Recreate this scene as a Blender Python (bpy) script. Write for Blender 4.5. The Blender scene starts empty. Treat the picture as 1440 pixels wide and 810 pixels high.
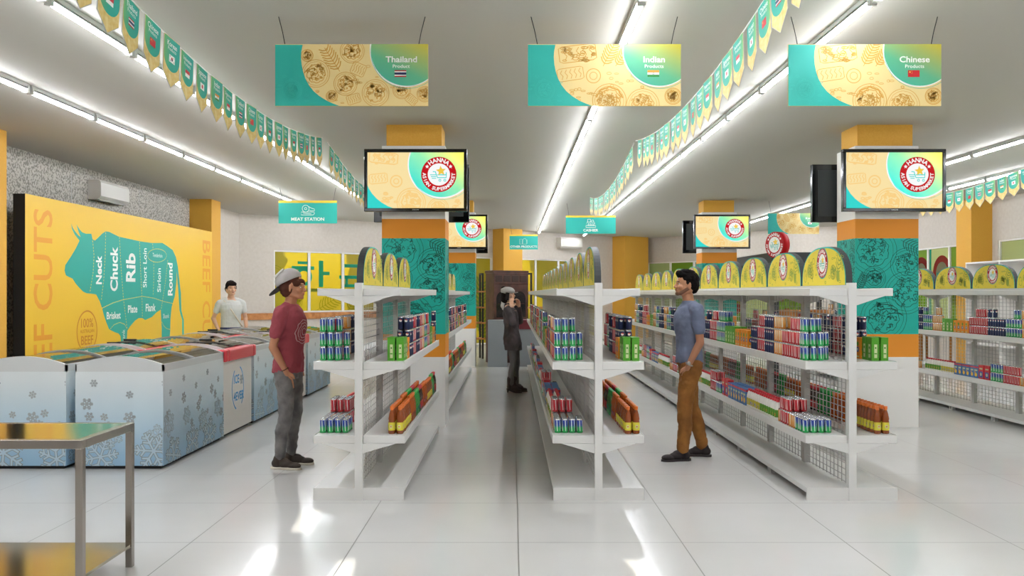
import bpy, bmesh, math, random
from mathutils import Vector, Matrix, Quaternion, noise
PI = math.pi
sc = bpy.context.scene
COL = sc.collection

# ---------------------------------------------------------------- camera
cam_d = bpy.data.cameras.new('camera'); cam = bpy.data.objects.new('camera', cam_d); COL.objects.link(cam)
cam.location = (0, 0, 1.52); cam.rotation_euler = (PI/2, 0, 0)
cam_d.sensor_width = 36; cam_d.lens = 30.5; cam_d.shift_y = 8/1440; cam_d.clip_end = 200
sc.camera = cam
sc.view_settings.view_transform = 'Standard'; sc.view_settings.look = 'None'
sc.view_settings.exposure = 1.1; sc.view_settings.gamma = 1; sc.view_settings.use_curve_mapping = False
sc.cycles.use_denoising = True
sc.cycles.max_bounces = 8; sc.cycles.diffuse_bounces = 5; sc.cycles.glossy_bounces = 4
sc.cycles.transmission_bounces = 6; sc.cycles.transparent_max_bounces = 16
sc.cycles.sample_clamp_indirect = 4
TUBE_EMIT = 27.0
# ---------------------------------------------------------------- sky and sun
w = bpy.data.worlds.new('sky'); sc.world = w; w.use_nodes = True
nt = w.node_tree; bg = nt.nodes['Background']
sky = nt.nodes.new('ShaderNodeTexSky'); sky.sky_type = 'NISHITA'; sky.sun_disc = False
sky.sun_elevation = math.radians(17); sky.sun_rotation = math.radians(184); sky.altitude = 10
nt.links.new(sky.outputs[0], bg.inputs[0]); bg.inputs[1].default_value = 1.3
sd = bpy.data.lights.new('sun', 'SUN'); sd.energy = 6.0; sd.angle = 0.003; sd.color = (1, .95, .85)
so = bpy.data.objects.new('sun', sd); COL.objects.link(so)
so.rotation_euler = Vector((-.1, 1, -.3057)).to_track_quat('-Z', 'Y').to_euler()

# ---------------------------------------------------------------- helpers
def lin(c):
    if isinstance(c, str):
        c = [int(c[i:i+2], 16)/255 for i in (0, 2, 4)]
    return tuple(((x/12.92) if x <= .04045 else ((x+.055)/1.055)**2.4) for x in c[:3])
M = {}
def pr(name, hexc, rough=.5, metal=0, spec=.5, emit=0, emit_c=None, alpha=1, coat=0):
    m = bpy.data.materials.new(name); m.use_nodes = True
    b = m.node_tree.nodes['Principled BSDF']
    c = lin(hexc)
    b.inputs['Base Color'].default_value = (*c, 1); b.inputs['Roughness'].default_value = rough
    b.inputs['Metallic'].default_value = metal; b.inputs['Specular IOR Level'].default_value = spec
    b.inputs['Coat Weight'].default_value = coat
    if emit:
        b.inputs['Emission Color'].default_value = (*(lin(emit_c) if emit_c else c), 1)
        b.inputs['Emission Strength'].default_value = emit
    m.diffuse_color = (*c, 1)
    M[name] = m
    return m
def N(m, t, **kw):
    n = m.node_tree.nodes.new(t)
    for k, v in kw.items():
        if k.startswith('i_'):
            key = k[2:]; key = int(key) if key.isdigit() else key.replace('_', ' ')
            n.inputs[key].default_value = v
        else: setattr(n, k, v)
    return n
def L(m, a, b): m.node_tree.links.new(a, b)
def BSDF(m): return m.node_tree.nodes['Principled BSDF']
def ramp(m, stops, interp='LINEAR'):
    r = N(m, 'ShaderNodeValToRGB'); r.color_ramp.interpolation = interp
    e = r.color_ramp.elements
    while len(e) < len(stops): e.new(.5)
    for i, (p, c) in enumerate(stops): e[i].position = p; e[i].color = (*lin(c), 1)
    return r
def mottle(m, c1, c2, scale, detail=2, bump=0, lo=.35, hi=.65):
    tc = N(m, 'ShaderNodeTexCoord'); n = N(m, 'ShaderNodeTexNoise', i_Scale=scale, i_Detail=detail)
    L(m, tc.outputs['Object'], n.inputs['Vector'])
    r = ramp(m, [(lo, c1), (hi, c2)]); L(m, n.outputs['Fac'], r.inputs[0]); L(m, r.outputs[0], BSDF(m).inputs['Base Color'])
    if bump:
        b = N(m, 'ShaderNodeBump', i_Strength=bump, i_Distance=.01); L(m, n.outputs['Fac'], b.inputs['Height']); L(m, b.outputs[0], BSDF(m).inputs['Normal'])
def axis(m, k, space='Object'):
    tc = N(m, 'ShaderNodeTexCoord'); s = N(m, 'ShaderNodeSeparateXYZ'); L(m, tc.outputs[space], s.inputs[0]); return s.outputs[k]
def mathn(m, op, a, b=None, c=None):
    n = N(m, 'ShaderNodeMath', operation=op)
    for i, v in enumerate((a, b, c)):
        if v is None: continue
        if isinstance(v, (int, float)): n.inputs[i].default_value = v
        else: L(m, v, n.inputs[i])
    return n.outputs[0]

class MB:
    """collects shapes; build() links them as one mesh object"""
    def __init__(s): s.bm = bmesh.new(); s.mats = []
    def mi(s, m):
        if isinstance(m, str): m = M[m]
        if m not in s.mats: s.mats.append(m)
        return s.mats.index(m)
    def face(s, pts, m):
        vs = [s.bm.verts.new(p) for p in pts]
        try: f = s.bm.faces.new(vs); f.material_index = s.mi(m); return f
        except ValueError: return None
    def box(s, x0, x1, y0, y1, z0, z1, m, mat=None):
        v = [s.bm.verts.new(p) for p in ((x0,y0,z0),(x1,y0,z0),(x1,y1,z0),(x0,y1,z0),(x0,y0,z1),(x1,y0,z1),(x1,y1,z1),(x0,y1,z1))]
        k = s.mi(m)
        for q in ((3,2,1,0),(4,5,6,7),(0,1,5,4),(1,2,6,5),(2,3,7,6),(3,0,4,7)):
            f = s.bm.faces.new([v[i] for i in q]); f.material_index = k
        if mat is not None:
            for a in v: a.co = mat @ a.co
        return v
    def rings(s, rings, m, cap=True, smooth=True, mats=None):
        k = s.mi(m); R = [[s.bm.verts.new(p) for p in r] for r in rings]; n = len(R[0])
        for j in range(len(R)-1):
            kk = s.mi(mats[j]) if mats else k
            for i in range(n):
                f = s.bm.faces.new((R[j][i], R[j][(i+1)%n], R[j+1][(i+1)%n], R[j+1][i])); f.material_index = kk; f.smooth = smooth
        if cap:
            f = s.bm.faces.new(R[0][::-1]); f.material_index = s.mi(mats[0]) if mats else k
            f = s.bm.faces.new(R[-1]); f.material_index = s.mi(mats[-1]) if mats else k
    def lathe(s, prof, m, n=12, c=(0,0,0), mats=None, smooth=True):
        s.rings([[(c[0]+r*math.cos(2*PI*i/n), c[1]+r*math.sin(2*PI*i/n), c[2]+z) for i in range(n)] for r, z in prof], m, True, smooth, mats)
    def loft(s, secs, m, n=20):   # (z, cx, cy, rx, ry)
        s.rings([[(cx+rx*math.cos(2*PI*i/n), cy+ry*math.sin(2*PI*i/n), z) for i in range(n)] for z, cx, cy, rx, ry in secs], m)
    def cap(s, a, ra, b, rb, m, n=12):
        a = Vector(a); b = Vector(b); d = b-a; l = d.length
        if l < 1e-6: d = Vector((0,0,1)); l = 1e-6
        q = Vector((0,0,1)).rotation_difference(d.normalized())
        prof = [(ra*math.sin(t), -ra*math.cos(t)) for t in (.15, .55, 1.05)] + [(ra, 0), (rb, l)] + [(rb*math.cos(t), l+rb*math.sin(t)) for t in (.52, 1.02, 1.42)]
        s.rings([[a + q @ Vector((r*math.cos(2*PI*i/n), r*math.sin(2*PI*i/n), z)) for i in range(n)] for r, z in prof], m)
    def ell(s, c, r, m, n=14, k=9, rot=None):
        c = Vector(c); R = rot if rot else Matrix.Identity(3)
        rr = []
        for j in range(k):
            t = -PI/2 + PI*(j+.35)/(k-.3)
            rr.append([c + R @ Vector((r[0]*math.cos(t)*math.cos(2*PI*i/n), r[1]*math.cos(t)*math.sin(2*PI*i/n), r[2]*math.sin(t))) for i in range(n)])
        s.rings(rr, m)
    def tube(s, pts, r, m, n=6):
        pts = [Vector(p) for p in pts]; rings = []
        for i, p in enumerate(pts):
            d = (pts[min(i+1, len(pts)-1)] - pts[max(i-1, 0)]).normalized()
            q = Vector((0,0,1)).rotation_difference(d)
            rings.append([p + q @ Vector((r*math.cos(2*PI*j/n), r*math.sin(2*PI*j/n), 0)) for j in range(n)])
        s.rings(rings, m)
    def prism(s, poly, m, f, h0, h1, side=None):   # poly in 2D, f(u, v, h) -> 3D
        a = [s.bm.verts.new(f(u, v, h0)) for u, v in poly]; b = [s.bm.verts.new(f(u, v, h1)) for u, v in poly]
        k = s.mi(m); ks = s.mi(side) if side else k; n = len(poly)
        s.bm.faces.new(a[::-1]).material_index = k; s.bm.faces.new(b).material_index = k
        for i in range(n): s.bm.faces.new((a[i], a[(i+1)%n], b[(i+1)%n], b[i])).material_index = ks
    def art(s, A, mat, clip=None, gap=.0007): A.into(s, mat, clip, gap)
    def build(s, name, parent=None, bevel=0, loc=None, fixn=True):
        if fixn: bmesh.ops.recalc_face_normals(s.bm, faces=[f for f in s.bm.faces if not f.tag])
        me = bpy.data.meshes.new(name); s.bm.to_mesh(me); s.bm.free()
        for m in s.mats: me.materials.append(m)
        o = bpy.data.objects.new(name, me); COL.objects.link(o)
        if parent: o.parent = parent
        if loc: o.location = loc
        if bevel:
            b = o.modifiers.new('bevel', 'BEVEL'); b.width = bevel; b.segments = 2; b.limit_method = 'ANGLE'; b.angle_limit = 1
        return o
def thing(name, label, cat, loc=(0,0,0), rz=0, group=None):
    o = bpy.data.objects.new(name, None); COL.objects.link(o); o.location = loc; o.rotation_euler = (0,0,rz); o.empty_display_size = .1
    o['label'] = label; o['category'] = cat
    if group: o['group'] = group
    return o
def tag(o, label, cat, group=None):
    o['label'] = label; o['category'] = cat
    if group: o['group'] = group
    return o
def struct(o): o['kind'] = 'structure'; return o
KIDS = {}
def copy_tree(root, parent=None):
    c = root.copy(); COL.objects.link(c)
    if parent: c.parent = parent
    for ch in list(root.children):
        copy_tree(ch, c)
    return c
def ordinal(n): return {1:'first',2:'second',3:'third',4:'fourth',5:'fifth',6:'sixth',7:'seventh',8:'eighth',9:'ninth',10:'tenth',11:'eleventh',12:'twelfth'}.get(n, '%dth' % n if not (n > 20 and n % 10 in (1,2,3)) else '%d%s' % (n, {1:'st',2:'nd',3:'rd'}[n%10]))

# ---------------------------------------------------------------- flat print: text, strokes, drawings
_tc = {}
def text2d(s, bold=0):
    key = (s, bold)
    if key in _tc: return _tc[key]
    cu = bpy.data.curves.new('t', 'FONT'); cu.body = s; cu.size = 1; cu.offset = bold; cu.resolution_u = 3; cu.align_x = 'CENTER'
    o = bpy.data.objects.new('t', cu); COL.objects.link(o); bpy.context.view_layer.update()
    me = o.evaluated_get(bpy.context.evaluated_depsgraph_get()).to_mesh()
    vs = [(v.co.x, v.co.y) for v in me.vertices]; fs = [tuple(p.vertices) for p in me.polygons]
    COL.objects.unlink(o); bpy.data.objects.remove(o); bpy.data.curves.remove(cu)
    _tc[key] = (vs, fs); return _tc[key]
class Art:
    def __init__(s): s.p = []      # (pts, mat, layer)
    def poly(s, pts, m, l=0): s.p.append(([tuple(p) for p in pts], m, l))
    def rect(s, x0, y0, x1, y1, m, l=0): s.poly([(x0,y0),(x1,y0),(x1,y1),(x0,y1)], m, l)
    def disc(s, cx, cy, r, m, l=0, ry=None, n=48, a0=0, a1=2*PI):
        ry = ry or r
        s.poly([(cx+r*math.cos(a0+(a1-a0)*i/n), cy+ry*math.sin(a0+(a1-a0)*i/n)) for i in range(n)], m, l)
    def line(s, pts, w, m, l=1, closed=False):
        n = len(pts); A = []; B = []
        for i in range(n):
            a = pts[(i-1) % n] if (closed or i > 0) else pts[i]; b = pts[(i+1) % n] if (closed or i < n-1) else pts[i]
            dx, dy = b[0]-a[0], b[1]-a[1]; q = math.hypot(dx, dy) or 1
            nx, ny = -dy/q*w/2, dx/q*w/2
            A.append((pts[i][0]+nx, pts[i][1]+ny)); B.append((pts[i][0]-nx, pts[i][1]-ny))
        for i in range(n if closed else n-1):
            j = (i+1) % n; s.poly([B[i], B[j], A[j], A[i]], m, l)
    def ring(s, cx, cy, r, w, m, l=1, ry=None, n=40, wob=0, seed=0, a0=0, a1=2*PI):
        ry = ry or r; full = abs(a1-a0-2*PI) < 1e-6; pts = []
        for i in range(n if full else n+1):
            t = a0+(a1-a0)*i/n; k = 1+wob*math.sin(9*t+seed)+wob*.6*math.sin(17*t+seed*2)
            pts.append((cx+r*k*math.cos(t), cy+ry*k*math.sin(t)))
        s.line(pts, w, m, l, full)
    def dash(s, pts, w, m, l=2, seg=None):
        # dashed polyline
        P = [Vector(p) for p in pts]; tot = sum((P[i+1]-P[i]).length for i in range(len(P)-1)); seg = seg or w*2.2
        n = max(2, int(tot/(seg*1.7))); cum = [0]
        for i in range(len(P)-1): cum.append(cum[-1]+(P[i+1]-P[i]).length)
        def at(d):
            for i in range(len(P)-1):
                if d <= cum[i+1]: return P[i].lerp(P[i+1], (d-cum[i])/max(1e-9, cum[i+1]-cum[i]))
            return P[-1]
        for k in range(n):
            s.line([at(tot*k/n), at(tot*(k+.6)/n)], w, m, l)
    def text(s, st, cx, cy, size, m, l=3, rot=0, bold=.0, sx=1, align=0):
        vs, fs = text2d(st, bold)
        if not vs: return
        mx = [v[0] for v in vs]; my = [v[1] for v in vs]
        ox = (min(mx)+max(mx))/2 if align == 0 else (min(mx) if align < 0 else max(mx)); oy = .35
        c, d = math.cos(rot), math.sin(rot)
        T = [(cx+((x-ox)*sx*c-(y-oy)*d)*size, cy+((x-ox)*sx*d+(y-oy)*c)*size) for x, y in vs]
        s.p.append(((T, fs), m, l))
    def arctext(s, st, cx, cy, r, size, m, mid, span, top=True, l=4, bold=.03):
        n = len(st)
        for i, ch in enumerate(st):
            if ch == ' ': continue
            t = mid + (0 if n == 1 else (i/(n-1)-.5)*span*(-1 if top else 1))
            s.text(ch, cx+r*math.cos(t), cy+r*math.sin(t), size, m, l, rot=t-PI/2 if top else t+PI/2, bold=bold)
    def star(s, cx, cy, r, m, l=4, rot=PI/2):
        s.poly([(cx+(r if i % 2 == 0 else r*.45)*math.cos(rot+i*PI/5), cy+(r if i % 2 == 0 else r*.45)*math.sin(rot+i*PI/5)) for i in range(10)], m, l)
    def dish(s, cx, cy, r, w, m, seed=0, l=1):
        R = random.Random(seed)
        s.ring(cx, cy, r, w, m, l, wob=.004); s.ring(cx, cy, r*.86, w*.7, m, l, wob=.01, seed=seed); s.ring(cx, cy, r*.66, w*1.3, m, l, wob=.05, seed=seed)
        for k in range(58):
            a = R.uniform(0, 2*PI); q = r*.6*math.sqrt(R.random()); b = R.uniform(0, PI); le = r*R.uniform(.06, .2)
            x, y = cx+q*math.cos(a), cy+q*math.sin(a)
            s.line([(x, y), (x+le*math.cos(b), y+le*math.sin(b)), (x+le*1.3*math.cos(b+.8), y+le*1.3*math.sin(b+.8))], w*R.uniform(1, 2.4), m, l)
    def sprig(s, cx, cy, le, ang, w, m, l=1, k=9):
        dx, dy = math.cos(ang), math.sin(ang)
        s.line([(cx, cy), (cx+dx*le, cy+dy*le)], w, m, l)
        for i in range(1, k):
            for sg in (-1, 1):
                x, y = cx+dx*le*i/k, cy+dy*le*i/k; a = ang+sg*.9; q = le*.34*(1-.5*abs(i/k-.4))
                s.line([(x, y), (x+q*.5*math.cos(a+.2*sg), y+q*.5*math.sin(a+.2*sg)), (x+q*math.cos(a), y+q*math.sin(a))], w*1.9, m, l)
    def loaf(s, cx, cy, a, b, ang, w, m, seed=0, l=1):
        c, d = math.cos(ang), math.sin(ang)
        T = lambda x, y: (cx+x*c-y*d, cy+x*d+y*c)
        s.line([T(*p) for p in ((-a,-b*.8),(-a*.8,-b),(a*.8,-b),(a,-b*.8),(a,b*.8),(a*.8,b),(-a*.8,b),(-a,b*.8))], w, m, l, True)
        for i in range(5):
            x = -a*.7+i*a*.35
            s.line([T(x, -b*.7), T(x+a*.12, -b*.2), T(x-a*.05, b*.3), T(x+a*.1, b*.75)], w, m, l)
    def bits(s, x0, y0, x1, y1, n, sz, w, m, seed=0, l=1):
        R = random.Random(seed)
        for i in range(n):
            x, y = R.uniform(x0, x1), R.uniform(y0, y1); a = R.uniform(0, PI)
            s.ring(x, y, sz*R.uniform(.5, 1), w, m, l, ry=sz*R.uniform(.2, .5), n=10)
    def into(s, mb, mat, clip=None, gap=.0007):
        for pts, m, l in s.p:
            bm2 = bmesh.new()
            if isinstance(pts, tuple):
                V = [bm2.verts.new((x, y, l*gap)) for x, y in pts[0]]
                for f in pts[1]:
                    try: bm2.faces.new([V[i] for i in f])
                    except ValueError: pass
            else:
                V = [bm2.verts.new((x, y, l*gap)) for x, y in pts]
                try: bm2.faces.new(V)
                except ValueError: pass
            if clip:
                x0, y0, x1, y1 = clip
                xs = [v.co.x for v in bm2.verts]; ys = [v.co.y for v in bm2.verts]
                if not xs or max(xs) < x0 or min(xs) > x1 or max(ys) < y0 or min(ys) > y1: bm2.free(); continue
                if min(xs) < x0 or max(xs) > x1 or min(ys) < y0 or max(ys) > y1:
                    for co, no in (((x0,0,0),(-1,0,0)),((x1,0,0),(1,0,0)),((0,y0,0),(0,-1,0)),((0,y1,0),(0,1,0))):
                        bmesh.ops.bisect_plane(bm2, geom=bm2.verts[:]+bm2.edges[:]+bm2.faces[:], plane_co=co, plane_no=no, clear_outer=True)
            k = mb.mi(m); mp = {v: mb.bm.verts.new(mat @ v.co) for v in bm2.verts}
            for f in bm2.faces:
                f.normal_update()
                vs = [mp[v] for v in f.verts]
                if f.normal.z < 0: vs = vs[::-1]
                try: nf = mb.bm.faces.new(vs); nf.material_index = k; nf.tag = True
                except ValueError: pass
            bm2.free()
def frame(origin, u, v):
    u = Vector(u); v = Vector(v); n = u.cross(v)
    m = Matrix((( u.x, v.x, n.x, origin[0]), (u.y, v.y, n.y, origin[1]), (u.z, v.z, n.z, origin[2]), (0,0,0,1)))
    return m
# ---------------------------------------------------------------- materials
pr('ceiling_paint', 'BDBBB2', .9)
pr('wall_white', 'E2DDD6', .85); mottle(M['wall_white'], 'C9C1B6', 'CFC8BE', 14, 6, .2)
pr('stucco', '9A9896', .9); mottle(M['stucco'], '8E8A82', 'C6C1B8', 34, 5, .8, .44, .52)
pr('yellow_paint', 'DDA63A', .7); mottle(M['yellow_paint'], 'D6A038', 'DBA63E', 60, 6, .12)
pr('orange_paint', 'DE8C1E', .6)
pr('white_panel', 'E9E7E3', .5)
pr('teal_print', '0AAC9C', .55); pr('teal_line', '06685E', .6)
pr('floor_tile', 'CFCECA', .16, spec=.5)
m = M['floor_tile']
def near_line(sock, off, half):
    a = mathn(m, 'ADD', sock, off); b = mathn(m, 'FRACT', a); c = mathn(m, 'SUBTRACT', b, .5); d = mathn(m, 'ABSOLUTE', c)
    return mathn(m, 'GREATER_THAN', d, .5-half)
gx = near_line(axis(m, 0), 100-.038, .0035); gy = near_line(axis(m, 1), 100-.3, .0035)
g = mathn(m, 'MAXIMUM', gx, gy)
tc = N(m, 'ShaderNodeTexCoord'); nz = N(m, 'ShaderNodeTexNoise', i_Scale=.7, i_Detail=3); L(m, tc.outputs['Object'], nz.inputs['Vector'])
r1 = ramp(m, [(.3, 'CAC9C4'), (.7, 'D4D3D0')]); L(m, nz.outputs['Fac'], r1.inputs[0])
mx = N(m, 'ShaderNodeMix', data_type='RGBA'); L(m, g, mx.inputs['Factor']); L(m, r1.outputs[0], mx.inputs['A']); mx.inputs['B'].default_value = (*lin('77756F'), 1)
L(m, mx.outputs['Result'], BSDF(m).inputs['Base Color'])
rr = mathn(m, 'MULTIPLY_ADD', g, .3, .15); L(m, rr, BSDF(m).inputs['Roughness'])
bp = N(m, 'ShaderNodeBump', i_Strength=.5, i_Distance=.004, invert=True); L(m, g, bp.inputs['Height']); L(m, bp.outputs[0], BSDF(m).inputs['Normal'])
pr('tube_white', 'FFFFFF', .5, emit=TUBE_EMIT, emit_c='F3F6FE')
pr('batten', 'C8C8C4', .5)
pr('rack_white', 'DCDBD7', .38); pr('rack_grey', 'B9B8B4', .45); pr('wire', 'B4B3AF', .4, metal=.3)
pr('black_gloss', '0B0C0E', .12, spec=.6); pr('black_matte', '17181A', .6); pr('screen_off', '2B2D2D', .5)
pr('steel', 'A8A19A', .24, metal=1); pr('steel_top', 'B0A894', .12, metal=1)
pr('cream', 'EFD795', .6); pr('doodle', 'DDA648', .6); pr('cream_edge', 'D8B65A', .6)
pr('teal', '22B3A6', .5); pr('teal_dark', '1FA89B', .5); pr('white_print', 'F3F3EF', .5); pr('teal_soft', '2CBEB0', .5)
pr('board_yellow', 'E8BC30', .45); pr('board_orange', 'E39A2A', .5); pr('board_teal', '1FA294', .5); pr('board_brown', 'C9801E', .5)
pr('arch_yellow', 'E2CC34', .5); pr('arch_green', '8B9A30', .5); pr('core_dark', '34393B', .5)
pr('hanna_red', 'B80C16', .5, spec=.25); pr('gold', 'F2CE3E', .5)
pr('navy', '26305E', .5); pr('flag_red', 'C8202A', .5); pr('flag_green', '1E8A3C', .5); pr('saffron', 'F09A36', .5)
def grad(name, stops, emit=0, kx=.5, kz=.5, off=0.):
    m = pr(name, 'FFFFFF', .5)
    x = axis(m, 0, 'Generated'); z = axis(m, 2, 'Generated')
    f = mathn(m, 'ADD', mathn(m, 'MULTIPLY', x, kx), mathn(m, 'MULTIPLY_ADD', z, kz, off))
    r = ramp(m, stops); L(m, f, r.inputs[0]); L(m, r.outputs[0], BSDF(m).inputs['Base Color'])
    if emit: L(m, r.outputs[0], BSDF(m).inputs['Emission Color']); BSDF(m).inputs['Emission Strength'].default_value = emit
    return m
grad('sign_green', [(.45, '1BA79C'), (.72, '5DB58A'), (.98, 'C6B93E')], 0, .55, .45)
SE = .44
grad('s_green', [(.45, '1FC2B8'), (.7, '7CCB9A'), (.98, 'E6DE5C')], SE, .6, .4)
BSDF(M['s_green']).inputs['Base Color'].default_value = (0,0,0,1)
for n, c in (('s_cream','FFE7AA'),('s_doodle','FFD68A'),('s_teal','35DCD4'),('s_white','FFFFFF'),('s_red','C8101A'),('s_gold','F6CF4A'),('s_edge','E8D07A')):
    pr(n, '060606', .45, spec=.12, emit=SE, emit_c=c)
# pennant print: green to teal across its width
m = pr('pennant_teal', '27A897', .6); y = axis(m, 1, 'Generated'); r = ramp(m, [(.0, '6DB66A'), (.45, '2BA993'), (1, '1BA294')]); L(m, y, r.inputs[0]); L(m, r.outputs[0], BSDF(m).inputs['Base Color'])
m = pr('pennant_cream', 'DDBC6A', .6); mottle(m, 'DDBC6A', 'EBD592', 22, 3)
pr('pennant_back', 'B9B8B4', .6); pr('cord', 'F5F5F0', .4)
pr('freezer_white', 'E4E5E3', .4); pr('freezer_end', 'CFD2D1', .4); pr('alu', 'C4C7C8', .3, metal=.7)
m = pr('freezer_wrap', 'DDE6EA', .4); z = axis(m, 2); r = ramp(m, [(0, '93BAD6'), (.12, '9CC0D9'), (.5, 'C3D8E3'), (.78, 'DCE4E6'), (1, 'E2E5E4')]); L(m, z, r.inputs[0]); L(m, r.outputs[0], BSDF(m).inputs['Base Color'])
pr('flake', 'A3ABAE', .5); pr('flake_line', '8F9491', .5); pr('flake_fill', 'B8CEDB', .5)
pr('freezer_red', 'D6414A', .35); pr('freezer_cream', 'E2DED8', .45); pr('ice_blue', '4FA6DE', .5); pr('bin_grey', 'CDCECB', .5)
def glassy(name, c, mixf=.16, rough=.03, tr=(1,1,1)):
    m = bpy.data.materials.new(name); m.use_nodes = True; t = m.node_tree; t.nodes.clear()
    o = t.nodes.new('ShaderNodeOutputMaterial'); a = t.nodes.new('ShaderNodeBsdfTransparent'); b = t.nodes.new('ShaderNodeBsdfGlossy'); x = t.nodes.new('ShaderNodeMixShader')
    a.inputs[0].default_value = (*tr, 1); b.inputs[0].default_value = (*lin(c), 1); b.inputs['Roughness'].default_value = rough
    f = t.nodes.new('ShaderNodeLayerWeight'); f.inputs[0].default_value = .35
    mm = t.nodes.new('ShaderNodeMath'); mm.operation = 'MULTIPLY_ADD'; mm.inputs[1].default_value = .7; mm.inputs[2].default_value = mixf
    t.links.new(f.outputs['Fresnel'], mm.inputs[0]); t.links.new(mm.outputs[0], x.inputs[0]); t.links.new(a.outputs[0], x.inputs[1]); t.links.new(b.outputs[0], x.inputs[2]); t.links.new(x.outputs[0], o.inputs[0])
    M[name] = m; return m
glassy('lid_glass', 'F4F4F0', .22); glassy('clear_glass', 'FFFFFF', .06, tr=(.9,.93,.9))
def film(name, c, k=.55):
    m = bpy.data.materials.new(name); m.use_nodes = True; t = m.node_tree; t.nodes.clear()
    o = t.nodes.new('ShaderNodeOutputMaterial'); a = t.nodes.new('ShaderNodeBsdfTransparent'); b = t.nodes.new('ShaderNodeBsdfTranslucent'); d = t.nodes.new('ShaderNodeBsdfPrincipled')
    x = t.nodes.new('ShaderNodeMixShader'); y = t.nodes.new('ShaderNodeMixShader')
    cc = (*lin(c), 1); a.inputs[0].default_value = cc; b.inputs[0].default_value = cc; d.inputs['Base Color'].default_value = cc; d.inputs['Roughness'].default_value = .2
    x.inputs[0].default_value = .45; y.inputs[0].default_value = k
    t.links.new(b.outputs[0], x.inputs[1]); t.links.new(d.outputs[0], x.inputs[2]); t.links.new(a.outputs[0], y.inputs[1]); t.links.new(x.outputs[0], y.inputs[2]); t.links.new(y.outputs[0], o.inputs[0])
    M[name] = m; return m
film('film_yellow', 'BFAF4C', .68); film('film_teal', '2DB09A', .85); film('film_green', '7F9440', .85); film('film_line', '8A8A2A', .85); film('film_red', '96302E', .9); film('film_white', 'A9AA86', .8)
pr('wood_rail', 'B9783F', .5); mottle(M['wood_rail'], 'A96A34', 'C98A50', 9, 4)
pr('wood_dark', '4A2B22', .4); mottle(M['wood_dark'], '3C2019', '573228', 6, 4); pr('wood_panel', '331B15', .35)
pr('counter_grey', '8A9094', .5); pr('counter_red', '6E2530', .5); pr('canopy', '3B3D3E', .6)
pr('ac_white', 'D9D6CE', .45); pr('ac_grey', 'A9A69F', .5)
pr('grass', '6E8F3A', .9); mottle(M['grass'], '5A7A2C', '8AA84A', 3, 4)
pr('leaves', '5F8A2E', .8); mottle(M['leaves'], '3E6420', 'A3B84C', 3.5, 6); pr('bark', '5A4634', .9)
pr('paving', 'B0AAA0', .9)

# ---------------------------------------------------------------- the shell
CZ = 3.45; WL = -6.58; WR = 9.8
b = MB(); b.box(-9, 12, -5, 36, -.12, 0, 'floor_tile'); struct(b.build('floor'))
b = MB(); b.box(-9, 12, -5, 36, CZ, CZ+.15, 'ceiling_paint'); struct(b.build('ceiling'))
b = MB(); b.box(WL-.2, WL, -5, 18.0, 0, CZ, 'stucco'); b.box(WL-.2, WL, 18.0, 21, 0, CZ, 'wall_white')
for k in range(-1, 3): b.box(WL, WL+.004, 10.6+k*2.35, 10.615+k*2.35, 0, CZ, 'rack_grey')
struct(b.build('wall_left'))
def wall_holes(name, x0, x1, y0, y1, holes):
    b = MB(); xs = sorted(set([x0, x1] + [h[0] for h in holes] + [h[1] for h in holes])); zs = sorted(set([0, CZ] + [h[2] for h in holes] + [h[3] for h in holes]))
    for i in range(len(xs)-1):
        for j in range(len(zs)-1):
            cx, cz = (xs[i]+xs[i+1])/2, (zs[j]+zs[j+1])/2
            if not any(h[0] < cx < h[1] and h[2] < cz < h[3] for h in holes): b.box(xs[i], xs[i+1], y0, y1, zs[j], zs[j+1], 'wall_white')
    struct(b.build(name))
wall_holes('wall_front', -9, 12, -5.03, -5, [(-.36, -.23, 3.22, 3.40), (-.485, -.365, 2.93, 3.11), (0.0, .11, 2.90, 3.05), (1.64, 1.76, 2.90, 3.05)])  # small openings behind the camera, added to throw sun patches on the floor
def wallframe(p0, p1):
    d = Vector((p1[0]-p0[0], p1[1]-p0[1], 0)); l = d.length; d.normalize()
    n = Vector((-d.y, d.x, 0))      # outward
    T = Matrix(((d.x, n.x, 0, p0[0]), (d.y, n.y, 0, p0[1]), (0, 0, 1, 0), (0, 0, 0, 1)))
    return T, l
nwin = [0]
def window(T, t0, t1, z0, z1, filmm='film_yellow', art=None, fixed=None):
    nwin[0] += 1; o = bpy.data.objects.new('window_%d' % nwin[0], None); COL.objects.link(o); o.matrix_world = T @ Matrix.Translation((t0, 0, z0)); struct(o)
    W, H = t1-t0, z1-z0
    b = MB(); f = .035
    b.box(0, f, .02, .1, 0, H, 'white_panel'); b.box(W-f, W, .02, .1, 0, H, 'white_panel'); b.box(f, W-f, .02, .1, 0, f, 'white_panel'); b.box(f, W-f, .02, .1, H-f, H, 'white_panel')
    b.build('frame', o)
    b = MB(); b.box(f, W-f, .055, .065, f, H-f, filmm)
    if art:
        A = Art(); art(A, W, H)
        b.art(A, Matrix.Translation((0, .05, 0)) @ frame((0,0,0), (1,0,0), (0,0,1)), (f, f, W-f, H-f))
    b.build('pane', o)
def wall_openings(name, T, length, ops, mat='wall_white', th=.2):
    b = MB(); t = 0
    for t0, t1, z0, z1 in sorted(ops):
        if t0 > t: b.box(t, t0, 0, th, 0, CZ, mat)
        if z0 > 0: b.box(t0, t1, 0, th, 0, z0, mat)
        b.box(t0, t1, 0, th, z1, CZ, mat); t = t1
    b.box(t, length, 0, th, 0, CZ, mat)
    o = b.build(name); o.matrix_world = T; return struct(o)
TA, LA = wallframe((-6.58, 20.9), (4.6, 30.4))
A1 = [(.9+i*.97, .9+(i+1)*.97, 1.05, 2.6) for i in range(5)]
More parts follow.
